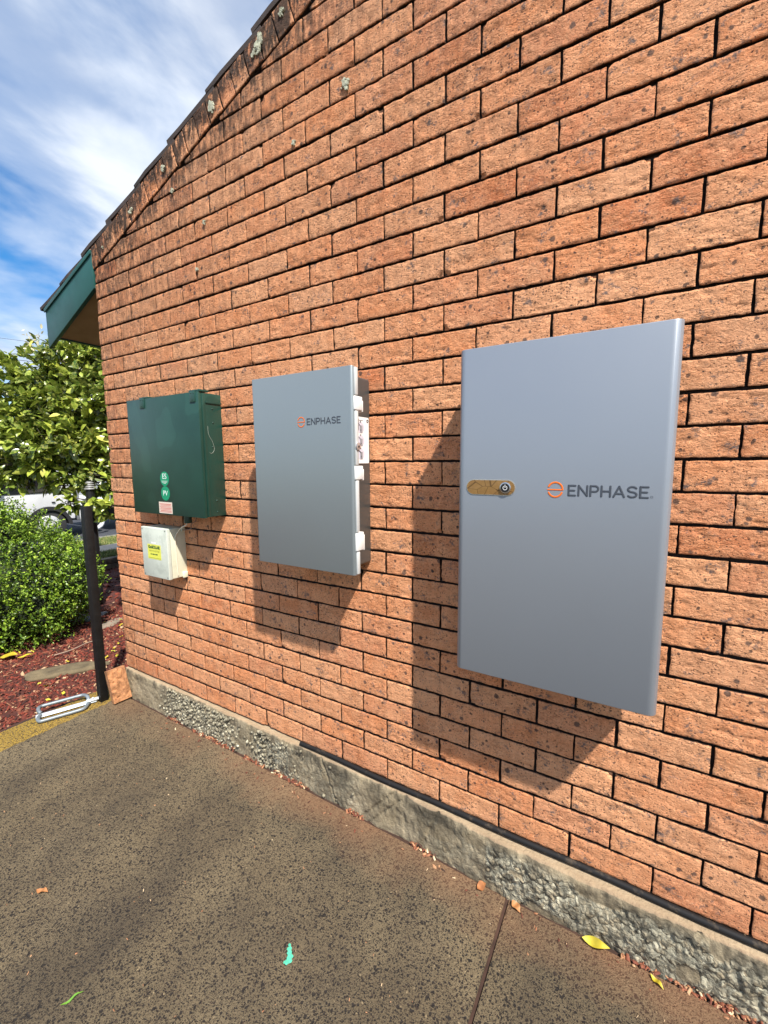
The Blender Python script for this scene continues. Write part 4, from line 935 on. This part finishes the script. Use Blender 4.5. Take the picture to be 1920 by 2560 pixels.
def tree(name, base, clusters, leaf, nleaf, mat, label, cat, seed, aspect=.5, trunk_r=.05, droop=.25, per=7, hubh=.75):
    g = np.random.default_rng(seed); t = thing(name, base, label, cat)
    b = MB(); base_v = Vector(base); hub = base_v+Vector((0, 0, hubh))
    b.tube(smooth_path([base_v-Vector((0, 0, .05)), base_v+Vector((.03, 0, .35)), hub], 4), [trunk_r*1.15]+[trunk_r]*4+[trunk_r*.85]*4, 10)
    tips = []; tw_ = MB()
    for (c, r) in clusters:
        c = Vector(c); mid_ = hub.lerp(c, .5)+Vector(g.normal(0, .08, 3)); pth = smooth_path([hub, mid_, c], 5)
        b.tube(pth, list(np.linspace(trunk_r*.38, .006, len(pth))), 7)
        for j in range(9):
            d = Vector(g.normal(0, 1, 3)); d.normalize(); e = c+d*r*g.uniform(.6, .95); s0 = c.lerp(hub, g.uniform(0, .35))
            pp = smooth_path([s0, s0.lerp(e, .5)+Vector(g.normal(0, .05, 3)), e], 3); b.tube(pp, list(np.linspace(.008, .0025, len(pp))), 5)
    b.build('trunk', M_BARK, t, 60)
    tot = sum(r**2 for c, r in clusters); Ps = []; Ds = []; Rn = []
    for (c, r) in clusters:
        m = max(3, int(nleaf/per*r*r/tot)); d = g.normal(0, 1, (m, 3)); d /= np.linalg.norm(d, axis=1, keepdims=True)
        rad = r*g.uniform(.35, 1.0, m)**.6; lump = .8+.4*vn(d[:, 0]*2.4+seed, d[:, 1]*2.4+d[:, 2]*2, seed)
        tip = np.array(c)+d*(rad*lump)[:, None]*np.array([1, 1, .9])
        tone = g.normal(0, .16, m)
        for q in range(per):
            dd = d*.6+g.normal(0, .65, (m, 3)); dd[:, 2] += .10-droop
            Ps.append(tip+g.normal(0, leaf*.25, (m, 3))); Ds.append(dd); Rn.append(np.clip(.42+tone+g.normal(0, .17, m), 0, .97))
    Ps = np.concatenate(Ps); Ds = np.concatenate(Ds); Rn = np.concatenate(Rn)
    V, Fq, nv = place_leaves(Ps, Ds, leaf, None, .8, aspect, .3, .18, 5 if leaf > .05 else 3, seed)
    obj('crown', npmesh('crown', V, Fq, {'rnd': np.repeat(Rn, nv)}), mat, t, 180)
    return t
mag = [((-6.74, 0.70, 2.06), 0.42), ((-6.67, 1.02, 2.35), 0.40), ((-6.35, 1.25, 2.59), 0.38), ((-6.07, 1.41, 2.59), 0.36), ((-6.35, 0.65, 1.67), 0.40), ((-6.13, 0.94, 1.95), 0.42), ((-5.78, 1.16, 2.04), 0.40), ((-6.23, 0.44, 1.36), 0.34), ((-5.92, 0.65, 1.53), 0.32), ((-5.81, 0.95, 1.58), 0.36), ((-5.63, 1.19, 1.62), 0.36), ((-5.58, 1.04, 1.21), 0.25), ((-5.24, 0.97, 0.91), 0.15), ((-5.82, 0.79, 1.24), 0.20), ((-5.52, 0.69, 0.95), 0.09), ((-6.78, 0.40, 1.72), 0.45), ((-7.11, 0.25, 2.08), 0.45), ((-5.44, 1.48, 2.10), 0.45), ((-6.21, 1.36, 2.87), 0.20), ((-5.55, 1.50, 2.66), 0.40), ((-6.44, 1.07, 2.57), 0.16)]
tree('magnolia_tree', (-5.45, 1.62, -.2), mag, .108, 12500, M_MAG, 'broad-leaved garden tree with glossy yellow-green leaves beside the brick corner', 'tree', 21, .54, .045, hubh=1.15)
# drooping low branch with its own leaves, part of nothing else: a second small tree behind
def flowers_mesh():
    g = np.random.default_rng(77); P = []
    for c, r, n in (((-5.80, .58, 2.60), .06, 14), ((-5.72, .64, 2.66), .05, 10), ((-5.60, .72, 2.58), .05, 10)):
        d = g.normal(0, 1, (n, 3)); P.append(np.array(c)+d*r*.7)
    P = np.concatenate(P); D = g.normal(0, 1, (len(P), 3)); D[:, 2] += .6
    return place_leaves(P, D, .045, None, 1, .45, .3, -.1, 4, 5)
V, Fq, nv = flowers_mesh()
M_FLOW = leaf_mat('cream_blossom', [(0, (.62, .55, .28)), (1, (.75, .70, .50))], .6, .3)
mt = [o for o in bpy.data.objects if o.name == 'magnolia_tree'][0]
obj('blossom', npmesh('blossom', V, Fq, {'rnd': RNG.random(len(V))}), M_FLOW, mt, 180)
M_YEL = leaf_mat('yellow_blossom_leaves', [(0, (.12, .20, .03)), (.3, (.30, .34, .06)), (.6, (.62, .56, .18)), (1, (.80, .76, .42))], .5, .3)
tree('flowering_shrub', (-7.9, .4, -.1), [((-7.95, .55, 2.02), .42), ((-8.2, .15, 1.9), .45), ((-7.6, .9, 1.7), .4), ((-8.4, -.4, 1.9), .5), ((-7.9, .3, 1.4), .5)], .06, 3800, M_YEL, 'shrub covered in pale yellow blossom behind the garden tree', 'shrub', 31, .55, .04, .05)
# clipped box shrub: sprigs over an uneven mound
def box_shrub():
    g = np.random.default_rng(41); base = (-5.25, -.02, -.2)
    t = thing('box_shrub', base, 'dense rounded shrub of tiny bright green leaves in the mulch', 'shrub')
    blobs = [((-5.24, .03, .30), .58), ((-5.0, .06, .10), .46), ((-5.52, -.22, .64), .42), ((-5.42, -.02, .72), .32), ((-5.55, -.45, .45), .58), ((-4.86, .30, .25), .30), ((-5.95, -.7, .5), .6), ((-5.15, -.20, .05), .45), ((-5.1, .35, .38), .30), ((-5.80, -.42, .80), .34)]
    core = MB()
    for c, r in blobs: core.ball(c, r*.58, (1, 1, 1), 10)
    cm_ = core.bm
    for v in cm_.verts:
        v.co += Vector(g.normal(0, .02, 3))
    core.build('light_block_core', plain('dark_core', (.012, .020, .008), .9, nscale=40, var=.6), t, 180)  # dark blobs added inside the leaves to block light
    Ps = []; Ds = []; Rn = []
    for c, r in blobs:
        m = int(3000*r*r/.3); d = g.normal(0, 1, (m, 3)); d /= np.linalg.norm(d, axis=1, keepdims=True)
        lump = .76+.46*vn(d[:, 0]*4+c[0]*7, d[:, 1]*4+d[:, 2]*4, 7)
        tip = np.array(c)+d*(r*lump*g.uniform(.78, 1.08, m))[:, None]
        ok = tip[:, 2] > -.2
        for c2, r2 in blobs:
            if c2 != c: ok &= np.linalg.norm(tip-np.array(c2), axis=1) > r2*.80
        tip = tip[ok]; d = d[ok]; m = len(tip); sprig = d*.5+g.normal(0, .35, (m, 3)); sprig[:, 2] += .55; sprig /= np.linalg.norm(sprig, axis=1, keepdims=True)
        tone = g.normal(0, .12, m)
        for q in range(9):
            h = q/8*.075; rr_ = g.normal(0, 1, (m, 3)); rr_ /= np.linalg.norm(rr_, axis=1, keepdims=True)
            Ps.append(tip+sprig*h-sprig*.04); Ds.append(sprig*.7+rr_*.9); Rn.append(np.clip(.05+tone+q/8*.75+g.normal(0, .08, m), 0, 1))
    V, Fq, nv = place_leaves(np.concatenate(Ps), np.concatenate(Ds), .025, None, .8, .6, .25, .1, 3, 3)
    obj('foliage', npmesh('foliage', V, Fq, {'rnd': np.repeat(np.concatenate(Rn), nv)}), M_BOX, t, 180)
box_shrub()
# far side of the street: leafy screen of two trees
M_FAR = leaf_mat('far_dark_leaves', [(0, (.012, .03, .008)), (.5, (.03, .07, .015)), (1, (.08, .14, .03))], .5, .2)
g_ = np.random.default_rng(3)
for i, (bx, by, s) in enumerate(((-16.5, 8.5, 1.0), (-17.5, 3.2, .8))):
    cl = [((bx+g_.normal(0, .9), by+g_.normal(0, 1.3), 1.6+g_.uniform(-.6, .9)*s), 1.0*s) for _ in range(8)]
    tree('street_tree', (bx, by, -.1), cl, .16, 4200, M_FAR, ('dark leafy tree across the street, beyond the truck tray', 'smaller dark tree across the street, beyond the truck cab')[i], 'tree', 50+i, .5, .12, .1)

# ------------------------------------------------------------ bollard light behind the post
bo = thing('bollard_light', (-5.45, .87, -.2), 'black garden bollard light with a silver ribbed cap behind the post', 'bollard light')
MB().cyl((-5.45, .87, -.2), (-5.45, .87, 1.08), .042, n=24).build('column', M_BLACK, bo)
capm = plain('silver_cap', (.40, .40, .40), .4, .5)
cp_ = MB()
for k_ in range(4): cp_.cyl((-5.45, .87, 1.081+k_*.021), (-5.45, .87, 1.091+k_*.021), .060-.006*k_, .050-.006*k_, n=24)
cp_.cyl((-5.45, .87, 1.081), (-5.45, .87, 1.165), .030, n=16).build('ribbed_cap', capm, bo)

# ------------------------------------------------------------ white truck in the street, facing -Y
M_TWHITE = plain('white_truck_paint', (.80, .81, .82), .3, coat=.5, var=.03)
M_GLASS = plain('dark_window_glass', (.012, .014, .016), .1, var=.1, spec=.8)
M_TYRE = plain('tyre_rubber', (.03, .03, .032), .85, var=.2)
M_CHASS = plain('black_chassis', (.015, .015, .016), .7)
M_RIM = plain('white_wheel_rim', (.6, .6, .6), .4, .3)
M_TRAYG = plain('grey_alloy_panels', (.30, .32, .34), .4, .5)
tk = thing('truck', (-11.3, 3.5, -.17), 'white flat tray truck parked in the street behind the garden tree', 'truck')
TX = -10.42
side = [(-.1+1.35, .42), (1.30, .95), (1.42, 1.0), (1.62, 1.75), (1.75, 1.90), (2.60, 1.92), (2.78, 1.85), (2.80, .42), (2.80, .22), (2.76, .22)]
arch = [(2.34+.40*math.cos(R(a)), .10+.40*math.sin(R(a))) for a in range(18, 163, 12)]
MB().prism(side+arch+[(1.85, .22), (1.25, .22)], 0, TX-1.85, TX, .02, 2).build('cab', M_TWHITE, tk, 35)
MB().prism([(1.60, .78), (1.72, 1.62), (2.46, 1.64), (2.50, .78)], 0, TX+.001, TX+.012, .004).build('side_window', M_GLASS, tk)
MB().prism([(1.26, .99), (1.40, 1.02), (1.585, 1.70), (1.56, 1.72)], 0, TX-1.7, TX-.12).build('windscreen', M_GLASS, tk)
MB().box(TX+.004, TX+.022, 2.40, 2.46, .58, .60, .002).build('door_handle', M_BLACK, tk)
MB().box(TX+.03, TX+.12, 1.48, 1.60, .85, 1.25, .02).cyl((TX-.01, 1.55, 1.2), (TX+.06, 1.55, 1.2), .012).build('mirror', M_BLACK, tk)
for wx in (TX-.13, TX-1.72):
    for wy_ in (2.34, 5.2):
        w = MB().cyl((wx-.11, wy_, .135), (wx+.11, wy_, .135), .305, n=36, bev=.02).build('tyre', M_TYRE, tk, 40)
        MB().cyl((wx+.1105, wy_, .135), (wx+.125, wy_, .135), .19, .17, n=28).cyl((wx+.1255, wy_, .135), (wx+.16, wy_, .135), .06, n=16).build('rim', M_RIM, w, 40)
MB().prism([(2.34+.40*math.cos(R(a)), .10+.40*math.sin(R(a))) for a in range(0, 165, 12)]+[(2.34+.33*math.cos(R(a)), .10+.33*math.sin(R(a))) for a in range(160, -1, -12)], 0, TX-.4, TX+.015).build('mudguard', M_CHASS, tk)
MB().box(TX-1.2, TX-.6, 1.9, 7.2, .12, .34).build('chassis', M_CHASS, tk)
MB().box(TX-1.9, TX, 3.35, 7.4, .50, .58, .01).build('tray_deck', M_TWHITE, tk)
MB().box(TX-.03, TX-.001, 3.36, 7.38, .585, .90, .01).box(TX-1.9, TX-1.87, 3.36, 7.38, .585, .90, .01).build('side_gate', M_TRAYG, tk)
lad = MB()
for z in (.62, .78, .94, 1.10, 1.26): lad.box(TX-1.6, TX-.1, 2.90, 2.93, z, z+.05)
lad.box(TX-.14, TX-.10, 2.90, 2.94, .5, 1.7).box(TX-1.6, TX-1.56, 2.90, 2.94, .5, 1.7).build('headboard_frame', M_TRAYG, tk)
MB().box(TX-.75, TX-.12, 2.86, 3.28, .16, .46, .02).build('toolbox', M_TRAYG, tk)
MB().tube(smooth_path([(TX-.02, 2.93, .62), (TX-.02, 2.93, .40), (TX-.02, 2.94, .18), (TX-.02, 3.0, .02), (TX-.02, 3.14, -.05), (TX-.02, 3.28, .0), (TX-.02, 3.33, .12), (TX-.02, 3.34, .26)]), .042, 10).build('tube_step', M_TWHITE, tk, 60)

# ------------------------------------------------------------ overhead wires
M_WIRE = plain('black_wire', (.02, .02, .022), .7)
for (y0, z0, y1, z1, lb) in ((3.0, 3.956, 3.73, 4.0, 'uppermost dark one of the three close wires'), (2.985, 3.82, 3.464, 3.838, 'middle one of the three close wires'), (2.975, 3.704, 3.497, 3.727, 'lowest of the three close wires'), (3.04, 4.439, 3.776, 4.50, 'faint wire well above the three close wires')):
    s_ = (z1-z0)/(y1-y0)
    P_ = [(-14, y, z0+(y-y0)*s_*1.0+.0008*(y-y0)**2*0) for y in (-22, 3, 12, 26)]
    o = MB().tube(P_, .0065 if z0 < 4.2 else .004, 6).build('overhead_wire', M_WIRE, None, 60, (-14, 3, z0)); tag(o, lb+' crossing the sky left of the eave', 'wire', 'wires over the street')
S.render.engine = 'CYCLES'
